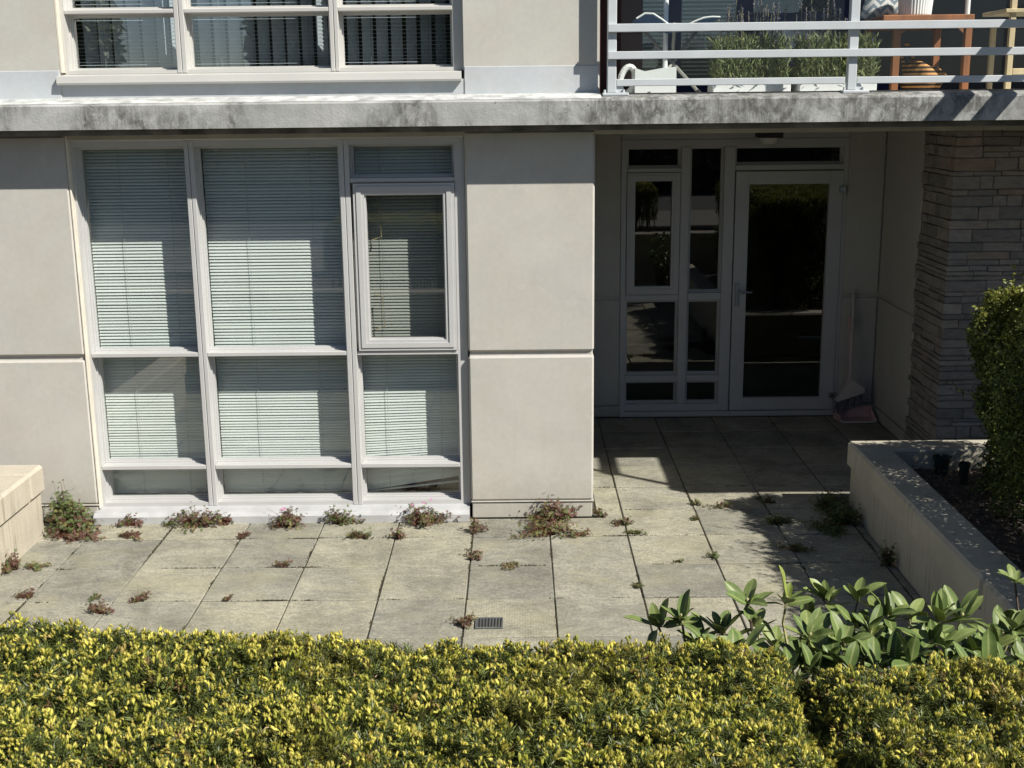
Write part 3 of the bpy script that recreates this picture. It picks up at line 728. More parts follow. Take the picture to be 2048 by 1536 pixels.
def trough(label, x0, x1, y0, y1):
    t = thing('planter_box', label, 'planter', ((x0 + x1) / 2, (y0 + y1) / 2, ZB), 'white planter boxes on the balcony')
    part('box', MB().cbox(x0, x1, y0, y0 + .015, ZB + .012, 2.835).cbox(x0, x1, y1 - .015, y1, ZB + .012, 2.835).cbox(x0, x0 + .015, y0 + .015, y1 - .015, ZB + .012, 2.835).cbox(x1 - .015, x1, y0 + .015, y1 - .015, ZB + .012, 2.835).box(x0 + .015, x1 - .015, y0 + .015, y1 - .015, ZB + .012, 2.82), 'white', t)
    for a in (x0 + .02, x1 - .07): part('foot', CB(a, a + .05, y0 + .003, y1 - .003, ZB, ZB + .012), 'white', t)
trough('white planter box under the lavender nearer the blue stool', 1.56, 2.055, .55, .78)
trough('white planter box under the lavender nearer the wooden table', 2.11, 2.60, .55, .78)
lavender('flowering lavender in the planter box nearer the blue stool', 1.60, 2.02, .58, .76, 2.83, 3)
lavender('flowering lavender in the planter box nearer the wooden table', 2.14, 2.57, .58, .76, 2.83, 5)
t = thing('draped_armchair', 'white cloth draped over a low dark armchair behind the lavender', 'armchair', (2.3, 1.8, ZB))
part('frame', MB().cbox(2.05, 2.62, 1.60, 2.1, 2.95, 3.02).cbox(2.05, 2.62, 2.05, 2.12, 3.02, 3.35).cbox(2.06, 2.11, 1.61, 1.66, ZB, 2.95).cbox(2.56, 2.61, 1.61, 1.66, ZB, 2.95).cbox(2.06, 2.11, 2.0, 2.05, ZB, 2.95).cbox(2.56, 2.61, 2.0, 2.05, ZB, 2.95), 'navy', t)
dv, df = [], []; n = 16
for i in range(n + 1):
    for j in range(n + 1):
        u, v = i / n, j / n; x = 2.02 + .64 * u; y = 1.57 + .52 * v
        edge = min(u, 1 - u, v * 1.2) * 6
        zz = 3.02 + .26 * (1 - math.exp(-edge)) * (.75 + .25 * math.sin(3 * u + 1)) + .02 * math.sin(u * 17 + v * 9) + .02 * math.sin(v * 21 - u * 5)
        dv.append((x, y, zz))
for i in range(n):
    for j in range(n): a = i * (n + 1) + j; df.append((a, a + n + 1, a + n + 2, a + 1))
dm = MB(); dm.add(dv, df); dm.add([(x, y, z - .02) for x, y, z in dv], [tuple(reversed(f)) for f in df]); dm.smooth = True
part('throw', dm, 'white', t)
t = thing('side_table', 'orange wooden side table with open sides behind the balcony railing', 'table', (2.98, .9, ZB))
for x, y in ((2.735, .70), (3.19, .70), (2.66, 1.08), (3.12, 1.08)): part('leg', CB(x, x + .045, y, y + .045, ZB, 3.20), 'wood', t)
part('table_top', CB(2.655, 3.24, .69, 1.14, 3.202, 3.24, c=.005), 'wood', t)
part('apron', CB(2.782, 3.188, .708, .728, 3.165, 3.20), 'wood', t); part('apron', CB(2.70, 3.12, 1.09, 1.11, 3.165, 3.20), 'wood', t)
for x, sg in ((2.782, 1), (3.188, -1)): part('bracket', MB().prism_y([(x, 3.163), (x + sg * .05, 3.163), (x, 3.12)], .71, .725), 'wood', t)
t = thing('ribbed_pot', 'white ribbed flower pot standing on the wooden side table', 'pot', (2.9, .85, 3.24))
part('pot', MB().lathe([(.001, 3.2405), (.098, 3.241), (.102, 3.25), (.118, 3.45), (.122, 3.47), (.11, 3.47), (.105, 3.30), (.001, 3.30)], 2.91, .86, 72, .035), 'white', t)
t = thing('cushion', 'grey and white chevron cushion leaning beside the ribbed pot', 'cushion', (2.80, 1.10, 3.24))
cu = MB(); cu.smooth = True; n = 12
for s in (1, -1):
    vs = []; fs = []
    for i in range(n + 1):
        for j in range(n + 1):
            u, v = i / n * 2 - 1, j / n * 2 - 1; th = .06 * math.sqrt(max(0, (1 - u ** 4) * (1 - v ** 4))) * s
            vs.append((2.84 + u * .17 + v * .05, 1.14 + th + .03 * v, 3.41 + v * .165))
    for i in range(n):
        for j in range(n): a = i * (n + 1) + j; fs.append((a, a + n + 1, a + n + 2, a + 1) if s < 0 else (a + 1, a + n + 2, a + n + 1, a))
    cu.add(vs, fs)
part('cover', cu, 'chevron', t)
t = thing('striped_bag', 'black and orange striped cloth bag on the floor under the side table', 'bag', (2.98, .92, ZB))
bg_ = MB(); bg_.smooth = True
prof = [(.001, 2.756), (.10, 2.76), (.135, 2.82), (.14, 2.88), (.115, 2.93), (.06, 2.945), (.001, 2.94)]
bg_.lathe(prof, 3.0, .92, 28); bg_.v = [(3.0 + (x - 3.0) * 1.0 + .02 * math.sin(z * 40), y * 1.0 + .01 * math.sin(x * 50), z + .018 * math.sin(x * 26)) for x, y, z in bg_.v]
bo = part('pouch', bg_, 'stripes', t)
part('strap', MB().tube([(2.88, .92, 2.93), (2.85, .93, 3.03), (2.89, .93, 3.075), (2.93, .92, 3.03), (2.94, .92, 2.93)], .010, 8), 'stripes', t)
t = thing('storage_tub', 'dark blue tub on the floor left of the wooden table', 'tub', (2.66, 1.35, ZB))
tb = MB(); tb.lathe([(.001, ZB), (.13, ZB), (.16, 3.38), (.17, 3.39), (.15, 3.40), (.14, 3.0), (.001, 3.0)], 2.68, 1.45, 24); part('body', tb, 'navy', t)
t = thing('wooden_chair', 'pale pine folding chair behind the railing beside the frame edge', 'chair', (3.5, .75, ZB))
for x in (3.44, 3.80):
    part('leg', MB().cbox(x, x + .038, .62, .65, ZB, 3.34), 'pine', t); part('leg', MB().cbox(x + .01, x + .045, .95, .98, ZB, 3.2), 'pine', t)
part('seat', CB(3.40, 3.88, .60, 1.0, 3.24, 3.265), 'pine', t); part('stretcher', CB(3.479, 3.799, .625, .645, 2.86, 2.90), 'pine', t)
for z in (3.36, 3.44): part('back_slat', CB(3.40, 3.88, .66, .68, z, z + .06), 'pine', t)
t = link('downpipe', MB().tube([(3.30, 1.0, ZB), (3.30, 1.0, 5.1)], .016, 10).mesh('downpipe'), M['white'], bld)

# ------------------------------------------------------------------ broom and dustpan
t = thing('broom', 'long-handled broom with wide head leaning in the recess corner', 'broom', (3.17, 2.86, .1))
part('handle', MB().tube([(3.168, 2.83, .33), (3.190, 2.93, .98), (3.197, 2.965, 1.02), (3.199, 2.968, 1.11)], [.011, .011, .016, .012], 10), 'creamplastic', t)
h = MB(); w = [(3.165, .365), (3.205, .345), (3.285, .29), (3.295, .245), (3.06, .165), (3.05, .18), (3.11, .27)]
h.prism_y([(x, z) for x, z in w], 2.80, 2.86); part('head', h, 'creamplastic', t)
bb = MB()
for k in range(60):
    u = random.random(); x = 3.062 + .23 * u; z = .172 + .077 * u; y = random.uniform(2.80, 2.86)
    bb.tube([(x, y, z), (x - .018 + random.uniform(-.02, .02), y + random.uniform(-.02, .02), z - .115)], [.006, .004], 4, False)
part('bristles', bb, 'bristle', t)
t = thing('dustpan', 'pink dustpan with upright handle on the floor beside the broom', 'dustpan', (3.2, 2.75, 0))
dp = MB()
dp.box(3.09, 3.36, 2.70, 2.86, .004, .012)
dp.add([(3.08, 2.70, .004), (3.05, 2.87, .004), (3.05, 2.87, .10), (3.07, 2.70, .03), (3.094, 2.70, .004), (3.064, 2.87, .004), (3.064, 2.87, .10), (3.084, 2.70, .03)], [(0, 1, 2, 3), (4, 7, 6, 5), (3, 2, 6, 7), (0, 3, 7, 4), (0, 4, 5, 1)])
dp.add([(3.37, 2.70, .004), (3.385, 2.87, .004), (3.375, 2.87, .10), (3.38, 2.70, .03), (3.356, 2.70, .004), (3.371, 2.87, .004), (3.361, 2.87, .10), (3.366, 2.70, .03)], [(0, 3, 2, 1), (4, 5, 6, 7), (3, 7, 6, 2), (0, 4, 7, 3), (0, 1, 5, 4)])
dp.box(3.05, 3.385, 2.868, 2.88, .004, .11); part('pan', dp, 'pinkplastic', t)
part('rim', MB().tube([(3.07, 2.70, .03), (3.09, 2.69, .012), (3.36, 2.69, .012), (3.38, 2.70, .03)], .008, 6), 'creamplastic', t)
part('handle', MB().tube([(3.16, 2.865, .03), (3.165, 2.875, .55), (3.168, 2.90, .72), (3.172, 2.92, .79), (3.165, 2.93, .87), (3.16, 2.935, .90)], [.012, .010, .010, .016, .017, .013], 8), 'pinkplastic', t)

# ------------------------------------------------------------------ concrete planters
def planter_cap(mb, x0, x1, y0, y1): mb.cbox(x0, x1, y0, y1, .292, .47, c=.018)
t = thing('concrete_planter', 'low rendered planter wall with thick cap running toward the entry, right side', 'planter', (3.3, -1, 0))
part('wall', MB().box(2.556, 2.74, -3.6, .50, -.02, .291).box(2.74, 6.0, .34, .50, -.02, .291), 'planter_grey', t)
for k, (a, b_) in enumerate(((-3.62, -1.905), (-1.899, .308))):
    part('cap', CB(2.53, 2.775, a, b_, .292, .47, c=.018), 'planter_grey', t)
part('cap', CB(2.53, 6.0, .3115, .53, .292, .47, c=.018), 'planter_grey', t)
s_ = [(2.741, 6.0)]
sv, sf = [], []; nx, ny = 40, 44
for i in range(nx + 1):
    for j in range(ny + 1):
        x = 2.742 + 3.2 * i / nx; y = -3.6 + 3.938 * j / ny
        sv.append((x, y, .33 + .03 * noise.noise((x * 3, y * 3, 1)) + .015 * noise.noise((x * 15, y * 15, 2))))
for i in range(nx):
    for j in range(ny): a = i * (ny + 1) + j; sf.append((a, a + ny + 1, a + ny + 2, a + 1))
so_ = MB().add(sv, sf); o = part('soil', so_, 'soil', t)
t = thing('concrete_planter', 'low rendered planter wall with thick cap at the left edge', 'planter', (-3.2, -.5, 0))
part('wall', MB().box(-2.96, -2.802, -2.6, .10, -.02, .291).box(-4.4, -2.96, -.06, .10, -.02, .291), 'planter', t)
part('cap', CB(-3.0, -2.777, -2.6, -.0975, .292, .475, c=.018), 'planter', t); part('cap', CB(-4.4, -2.777, -.095, .13, .292, .475, c=.018), 'planter', t)
part('soil', B(-4.4, -2.961, -2.6, -.061, .2, .36), 'soil', t)
# leaf litter on the soil of the right planter
lt = np.array([[0, 0, 0], [.008, .004, .003], [.022, 0, .001], [.008, -.006, .002]]); ltf = np.array([[0, 1, 2], [0, 2, 3]])
k = 3200; T = np.stack([rng.uniform(2.78, 3.9, k), rng.uniform(-2.4, .31, k), np.full(k, .345) + rng.uniform(0, .03, k)], 1)
D = rng.normal(0, .35, (k, 3)) + [0, 0, 1]
ic = np.array([[.30, .24, .16]]) * rng.uniform(.3, 1.4, (k, 1))
tag(link('leaf_litter', big('leaf_litter', *scatter(lt, ltf, frames(D, rng.uniform(0, 6.3, k)), T, rng.uniform(.5, 1.3, k), np.ones((4, 3)), ic)), M['weedleaf']), 'dry leaf litter and bark over the soil in the right planter', 'leaf litter', kind='stuff')
def pot(label, x, y, r, h):
    t = thing('flower_pot', label, 'pot', (x, y, .34), 'small dark pots in the planter bed')
    mb = MB(); mb.lathe([(.001, .325), (r * .72, .325), (r * .95, .34 + h * .8), (r * 1.08, .34 + h * .8), (r * 1.1, .34 + h), (r * .98, .34 + h), (r * .9, .34 + h * .7), (.001, .34 + h * .7)], x, y, 20); part('pot', mb, 'terracotta_dark', t)
pot('dark green plastic pot in the planter bed nearer the stone wall', 3.06, .20, .055, .11)
pot('narrow dark pot with flared rim in front of the green pot', 3.14, .02, .035, .12)

# floor drain
t = thing('floor_drain', 'small slotted metal drain grate set in the paving', 'drain', (.137, -1.34, 0))
part('frame', MB().cbox(.062, .212, -1.405, -1.396, .0, .008, c=.002).cbox(.062, .212, -1.279, -1.27, .0, .008, c=.002).cbox(.062, .071, -1.396, -1.279, .0, .008, c=.002).cbox(.203, .212, -1.396, -1.279, .0, .008, c=.002), 'grate', t)
part('trough', B(.071, .203, -1.396, -1.279, .0, .002), 'black', t)
for k in range(8): part('bar', CB(.0725 + k * .0165, .0805 + k * .0165, -1.3955, -1.2795, .0025, .007, c=.002), 'steel', t)

# retaining wall between the patio and the raised bed
t = thing('retaining_wall', 'pale concrete retaining wall glimpsed behind the foreground hedge', 'wall', (0, -3.85, 0))
part('wall', B(-6, 6, -3.96, -3.75, -.08, .80), 'wallcap', t); part('cap', CB(-6, 6, -4.0, -3.72, .801, .88, c=.012), 'wallcap', t)

# ------------------------------------------------------------------ weeds
def lobed(n=5):
    # small hand-shaped leaf in the xy plane, stalk end at the origin
    vs = [(0, 0, 0)]; fs = []
    for k in range(n):
        a = math.radians(-70 + 140 * k / (n - 1)); r = .5 + .5 * math.cos(a * .9); d = .26
        for q, rr in ((a - d, r * .55), (a, r), (a + d, r * .55)): vs.append((rr * math.cos(q), rr * math.sin(q), .12 * rr * rr * (1 if k % 2 else .6)))
        o = 1 + 3 * k; fs += [(0, o, o + 1), (0, o + 1, o + 2)]
    return np.array(vs), np.array(fs)
LV, LF = lobed()
GREEN, RED, OLIVE, PINK = (.085, .115, .034), (.115, .052, .036), (.15, .138, .048), (.14, .088, .06)
def weed(label, x, y, r, h, n, mix, seed, leaf=.016, z0=0.0, lean=(0, 0), flowers=0, straw=0):
    rr = np.random.default_rng(seed); n = int(n * 1.9); leaf *= .98; r *= 1.35; h *= .82
    # leaves gather round a handful of branch tips of uneven reach, so the outline is ragged
    nb = max(5, n // 22); ba = rr.uniform(0, 2 * np.pi, nb); bq = r * np.sqrt(rr.random(nb)) * rr.uniform(.6, 1.25, nb); bh = h * (1 - .5 * np.clip(bq / r, 0, 1.2) ** 2) * rr.uniform(.35, 1.05, nb)
    w = rr.integers(0, nb, n); f = rr.uniform(.0, 1, n) ** .55
    q = bq[w] * f; a = ba[w]; hz = np.clip(bh[w] * f * rr.uniform(.35, 1.05, n) + rr.normal(0, .10 * h, n), .002, None)
    T = np.stack([x + q * np.cos(a) + rr.normal(0, r * .13, n), y + q * np.sin(a) * .7 + rr.normal(0, r * .10, n), z0 + .006 + hz], 1)
    D = np.stack([.9 * q / r * np.cos(a) + rr.normal(0, .35, n), .9 * q / r * np.sin(a) + rr.normal(0, .35, n) - .25, np.ones(n) * .8], 1)
    base = np.array([GREEN, RED, OLIVE, PINK]); pick = rr.choice(4, n, p=mix)
    # redder leaves sit low and outside, as in the plant
    ic = base[pick] * rr.uniform(.6, 1.5, (n, 1))
    parts = [scatter(LV, LF, frames(D, rr.uniform(0, 6.3, n)), T, leaf * rr.uniform(.6, 1.35, n), np.ones((len(LV), 3)), ic)]
    ns = max(8, n // 3); tri_v, tri_f, tri_c = [], [], []
    for k in range(ns):
        e = T[rr.integers(n)]; b0 = np.array([x + rr.normal(0, r * .12), y + rr.normal(0, r * .1), z0]); m_ = (b0 + e) / 2 + [0, 0, .1 * h]
        for p0, p1 in ((b0, m_), (m_, e)):
            d = np.cross(p1 - p0, [.2, 1, .1]); d = d / (np.linalg.norm(d) + 1e-9) * .0011; o = len(tri_v)
            tri_v += [p0 - d, p0 + d, p1 + d * .7, p1 - d * .7]; tri_f += [(o, o + 1, o + 2), (o, o + 2, o + 3)]; tri_c += [(.20, .06, .045)] * 4
    for k in range(straw):
        b0 = np.array([x + rr.normal(0, r * .3), y + rr.normal(0, r * .2), z0]); e = b0 + [rr.normal(0, .03), rr.normal(0, .02), rr.uniform(.06, .15)]; o = len(tri_v)
        tri_v += [b0 - [.0009, 0, 0], b0 + [.0009, 0, 0], e]; tri_f += [(o, o + 1, o + 2)]; tri_c += [(.24, .22, .12)] * 3
    parts.append((np.array(tri_v), np.array(tri_f), np.array(tri_c)))
    t = tag(link('weed', big('weed', *merge(parts)), M['weedleaf']), label, 'weed', 'weeds in the paving')
    if flowers:
        for k in range(flowers):
            c = T[np.argsort(-T[:, 2])[k * 2 + 1]] + [rr.normal(0, .01), -.02, .012]
            m = 5; an = np.arange(m) * 2 * np.pi / m
            pv = np.array([[0, 0, 0], [.008, .004, .002], [.012, 0, .003], [.008, -.004, .002]]); pf = np.array([[0, 1, 2], [0, 2, 3]])
            Z = np.tile([[.1, -.7, .6]], (m, 1)); fl = (scatter(pv, pf, frames(Z, an), np.tile(c, (m, 1)), np.ones(m), np.ones((4, 3)), np.tile([[.55, .25, .42]], (m, 1))))
            link('flower', big('flower', *fl), M['weedleaf'], t)
    return t
g_, rd, mx_, ol = (.75, .08, .15, .02), (.08, .6, .12, .20), (.35, .35, .2, .10), (.3, .12, .5, .08)
weed('tall bushy weed climbing the left wall beside the planter end', -2.70, .22, .11, .42, 480, (.86, .02, .12, 0), 11, .024)
weed('broad green and red weed at the foot of the left wall', -2.64, .16, .15, .30, 480, (.55, .25, .15, .05), 12, .022)
weed('red weed mat spreading from the left wall onto the paving', -2.60, .05, .14, .09, 200, (.2, .55, .1, .15), 13, .02)
weed('reddish weed clump against the near face of the left planter', -2.76, -.50, .09, .16, 130, (.2, .55, .1, .15), 14, .02, straw=6)
weed('green low mat beside the reddish clump at the left planter', -2.64, -.47, .07, .04, 60, ol, 15, .016)
weed('red feathery weed at the left end of the window sill', -2.28, .27, .085, .11, 90, (.3, .4, .1, .2), 16, .019)
weed('flat red weed on the paver below the window sill left end', -2.22, .04, .10, .035, 90, rd, 17, .018)
weed('tiny dark weed against the sill left of the tall clump', -2.04, .26, .04, .05, 30, g_, 18, .015)
weed('large red and green weed clump under the first window mullion', -1.84, .26, .16, .17, 260, mx_, 19, .019, straw=10)
weed('red weed on the right of the clump under the first mullion', -1.66, .27, .07, .13, 90, (.2, .5, .1, .2), 20, .018)
weed('dark red weed with pink flowers under the wide middle pane', -1.22, .24, .115, .18, 240, (.25, .45, .2, .1), 121, .018, flowers=3)
weed('green weed with red foot under the second window mullion', -.89, .27, .11, .14, 170, (.6, .25, .12, .03), 22, .019)
weed('small red weed at a joint below the middle of the window', -1.48, .03, .05, .04, 45, rd, 23, .016)
weed('green and red weed tuft on the paver joint below the casement', -.72, .0, .075, .075, 100, (.55, .3, .1, .05), 24, .017, straw=5)
weed('large red and green flowering weed under the casement bay', -.34, .26, .165, .20, 300, (.3, .32, .26, .12), 25, .019, flowers=3, straw=5)
weed('pinkish weed at the joint left of the pillar below the sill', -.47, -.02, .06, .09, 70, rd, 26, .017, straw=5)
weed('upright pinkish brown weed at the pillar left corner', .01, .08, .065, .13, 90, (.1, .35, .2, .35), 27, .018, straw=12)
weed('dark pinkish weed in the joint one paver out from the pillar', .01, -.37, .055, .09, 80, (.12, .45, .13, .3), 28, .017)
weed('small red weed at a joint on the third paver row', -1.12, -.49, .06, .05, 50, rd, 29, .016)
weed('large dark red weed against the foot of the pillar', .53, .29, .15, .25, 280, (.22, .42, .16, .2), 30, .021, flowers=0)
weed('big olive green weed spreading in front of the pillar foot', .47, .06, .17, .15, 280, ol, 31, .019)
weed('low green weed strip on the joint right of the pillar foot', .68, .0, .10, .045, 80, mx_, 32, .016)
weed('small weed at the pillar right corner', .85, .36, .06, .09, 50, mx_, 33, .016)
weed('reddish weed on the joint right of the pillar', .985, .20, .055, .10, 70, mx_, 34, .017)
weed('green grassy tuft beside the reddish weed right of the pillar', 1.03, .03, .06, .04, 50, g_, 35, .015)
weed('red weed on the left front joint near the hedge', -2.02, -1.14, .08, .08, 110, rd, 36, .016, straw=5)
weed('red weed at the second joint from the left front', -1.83, -.97, .065, .06, 60, rd, 37, .016, straw=4)
weed('tiny green weed on a joint at the left', -2.11, -.95, .05, .035, 30, g_, 38, .014, straw=3)
weed('small red weed at the left edge of the paving', -2.50, -.93, .07, .06, 60, rd, 39, .016, straw=3)
weed('tiny red weed alone on a front joint left of centre', -1.35, -.99, .03, .035, 20, rd, 40, .014)
weed('thin reddish weed line on the joint below the pillar', .22, -.505, .09, .03, 50, mx_, 41, .014)
weed('brownish weed beside the drain grate', .01, -1.35, .065, .085, 80, (.12, .3, .38, .2), 42, .017)
weed('green weed in the shrub shadow nearest the entry', 2.0, .2, .085, .10, 110, g_, 43, .019)
weed('low green weed in the shrub shadow nearer the hedge', 2.0, -.3, .09, .06, 90, g_, 44, .017)
weed('dense green weed clump against the right planter wall', 2.43, .20, .13, .22, 320, (.85, .02, .13, 0), 45, .021)
weed('leafy green weed at the far end of the right planter wall', 2.40, .46, .12, .20, 240, (.85, .02, .13, 0), 46, .021)
weed('green weed spreading from the right planter foot', 2.30, .08, .14, .09, 180, (.85, .02, .13, 0), 47, .019)
weed('wispy weed climbing the right planter wall toward the camera', 2.51, -.56, .06, .20, 90, g_, 48, .018, straw=14)
weed('tiny green weed at a joint in front of the entry', 1.49, .28, .04, .05, 36, g_, 49, .014)
weed('small green weed at the sunny joint beside the shrub shadow', 1.49, -.4, .05, .045, 45, g_, 50, .015)
weed('small green weed on a joint near the big-leaved bush', .98, -.86, .045, .04, 36, g_, 51, .015)
weed('low weeds along the sunlit joint at the entry', 1.72, .55, .09, .05, 60, mx_, 52, .015)
weed('green weed at the joint where the entry shade begins', 2.0, .62, .06, .06, 50, g_, 53, .016)
weed('tiny green sprig on the sunlit paver joint', 1.27, -.48, .035, .02, 16, g_, 54, .013)
weed('small green weed at the entry end of a joint', 1.52, .6, .05, .05, 40, g_, 55, .015)

# ------------------------------------------------------------------ clipped evergreen shrub in the right planter
def shrub():
    r = np.random.default_rng(21)
    x0, x1, y0, y1, z0, z1 = 3.07, 4.05, -3.3, -.26, .38, 1.635
    k = 230000
    P_ = np.stack([r.uniform(0, 1, k), r.uniform(0, 1, k), r.uniform(0, 1, k)], 1)
    # push towards the outer shell
    f = r.integers(0, 5, k); d = r.beta(1, 3.2, k) * .32
    P_[f == 0, 0] = d[f == 0] * 1.0; P_[f == 1, 1] = 1 - d[f == 1] * .3; P_[f == 2, 2] = 1 - d[f == 2] * .9; P_[f == 3, 1] = d[f == 3] * .3
    X = x0 + P_[:, 0] * (x1 - x0); Y = y0 + P_[:, 1] * (y1 - y0); Z = z0 + P_[:, 2] * (z1 - z0)
    nz = np.array([noise.noise((a * 3.1, b * 3.1, c * 3.1)) for a, b, c in zip(X, Y, Z)])
    n2 = np.array([noise.noise((a * 9, b * 9, c * 9 + 7)) for a, b, c in zip(X, Y, Z)])
    bot = np.clip((z0 + .45 - Z) / .45, 0, 1)
    X += bot * .10 * r.random(k); Z += nz * .10; X += nz * .17 + n2 * .07; Y += n2 * .07 + nz * .10
    e = 1 - P_[:, 2]; X += np.where(P_[:, 2] > .85, (P_[:, 2] - .85) * .25, 0)
    # stray shoots that break the clipped outline
    for q in range(1100):
        i = r.integers(0, k)
        if P_[i, 2] < .8 and P_[i, 0] > .12: continue
        d = np.array([r.normal(-.35, .5), r.normal(0, .4), abs(r.normal(.8, .3))]); d /= np.linalg.norm(d); m = 18; j = r.integers(0, k, m); L = r.uniform(.05, .20)
        pp = np.array([X[i], Y[i], Z[i]])[None] + d[None] * np.linspace(0, L, m)[:, None] + r.normal(0, .006, (m, 3)); X[j], Y[j], Z[j] = pp.T
    keep = ((n2 > -.34) | (P_[:, 0] > .14) & (P_[:, 2] < .8)) & (r.random(k) < 1 - bot * .2)
    T = np.stack([X, Y, Z], 1)[keep]; k = len(T)
    D = r.normal(0, .7, (k, 3)) + [-.35, -.25, .55]
    lv = np.array([[0, 0, 0], [.0055, .006, .0015], [0, .016, 0], [-.0055, .006, .0015]]); lf = np.array([[0, 1, 2], [0, 2, 3]])
    sunlit_tip = np.clip((T[:, 2] - 1.25) / .4, 0, 1)[:, None] * r.random((k, 1))  # paler towards the top: yellow new growth plus sunlit look in the colour
    ic = np.array([[.095, .125, .03]]) * r.uniform(.4, 1.7, (k, 1)) * (1 - sunlit_tip) + np.array([[.30, .29, .05]]) * sunlit_tip * r.uniform(.7, 1.3, (k, 1))
    new = r.random(k) < .18; ic[new] = np.array([.20, .22, .045]) * r.uniform(.7, 1.3, (new.sum(), 1))
    t = thing('clipped_shrub', 'clipped small-leaved evergreen shrub growing in the right planter', 'shrub', (3.6, -1.2, .33))
    link('foliage', big('foliage', *scatter(lv, lf, frames(D, r.uniform(0, 6.3, k)), T, r.uniform(.9, 2.0, k), np.ones((4, 3)), ic)), M['leaf'], t)
    mb = MB()
    for q in range(60):
        a = Vector((r.uniform(3.35, 3.8), r.uniform(-4.0, -.55), .31)); e = Vector((r.uniform(3.12, 4.0), np.clip(a.y + r.normal(0, .3), -4.1, -.35), r.uniform(.9, 1.5)))
        mb.tube([a, a.lerp(e, .5) + Vector((0, 0, .08)), e], [.012, .008, .004], 5)
    part('branch', mb, 'bark', t)
shrub()

# ------------------------------------------------------------------ foreground yew hedges
def spindle(L, r, n=5):
    vs = [(0, 0, 0)]; fs = []
    for z, q in ((L * .35, r * .85), (L * .75, r)):
        for k in range(n): a = 2 * np.pi * k / n; vs.append((q * np.cos(a), q * np.sin(a), z))
    vs.append((0, 0, L))
    for k in range(n):
        k2 = (k + 1) % n
        fs += [(0, 1 + k2, 1 + k), (1 + k, 1 + k2, 1 + n + k2), (1 + k, 1 + n + k2, 1 + n + k), (1 + n + k, 1 + n + k2, 1 + 2 * n)]
    return vs, fs
def needles(seed, n, L, zspan, spread=1.0):
    r = np.random.default_rng(seed); vs, fs, cs = [], [], []
    for k in range(n):
        a = 2.4 * k + r.normal(0, .3); z0 = -zspan * (k / n) ; el = r.uniform(.25, .85) * spread
        d = np.array([np.cos(a) * np.cos(el), np.sin(a) * np.cos(el), np.sin(el)]); s = np.array([-np.sin(a), np.cos(a), 0]) * .0016
        l = L * r.uniform(.75, 1.15); o = len(vs); p0 = np.array([0, 0, z0])
        nrm = np.cross(s, d); nrm /= np.linalg.norm(nrm)
        vs += [p0, p0 + d * l * .45 + s + nrm * .0008, p0 + d * l + np.array([0, 0, -.0015]), p0 + d * l * .45 - s + nrm * .0008]
        fs += [(o, o + 1, o + 2), (o, o + 2, o + 3)]; c = r.uniform(.75, 1.25); cs += [(c, c, c)] * 4
    return np.array(vs), np.array(fs), np.array(cs)
NT = [needles(s, 22, .021, .032) for s in (1, 2, 3, 4)]
def budset(seed, n):
    # a cluster of fresh shoot tips, each a tight tuft of short soft needles
    r = np.random.default_rng(seed); V, F, C = [], [], []
    for k in range(n):
        L = r.uniform(.010, .017); a = r.uniform(0, 6.28); tl = r.uniform(.05, .5) if n > 1 else r.uniform(0, .2)
        R1 = np.array(Matrix.Rotation(tl, 3, Vector((math.cos(a), math.sin(a), 0)))); off = np.array([r.normal(0, .006), r.normal(0, .006), r.normal(0, .004)]) if n > 1 else np.zeros(3)
        m = 10
        for q in range(m):
            b = 2.4 * q + r.normal(0, .2); el = r.uniform(.10, .34); l = L * r.uniform(.8, 1.05); z0 = L * .3 * q / m
            d = np.array([math.cos(b) * math.sin(el), math.sin(b) * math.sin(el), math.cos(el)]); sd = np.array([-math.sin(b), math.cos(b), 0]) * .0016; nr = np.array([math.cos(b), math.sin(b), 0]) * .0016
            v = np.array([[0, 0, z0 * .5], d * l * .55 + sd + [0, 0, z0 * .5], d * l + [0, 0, z0 * .5], d * l * .55 - sd + [0, 0, z0 * .5], d * l * .5 + nr + [0, 0, z0 * .5]])
            o = sum(len(x) for x in V); V.append(v @ R1.T + off); F.append(np.array([[0, 1, 4], [1, 2, 4], [2, 3, 4], [3, 0, 4]]) + o)
            C.append(np.array([[.55, .68, .4], [.85, .9, .7], [1.12, 1.08, 1.25], [.85, .9, .7], [.92, .95, .8]]))
    return np.concatenate(V), np.concatenate(F), np.concatenate(C)
BT = [budset(s, n) for s, n in ((1, 1), (2, 2), (3, 3), (4, 2), (5, 3), (6, 1))]
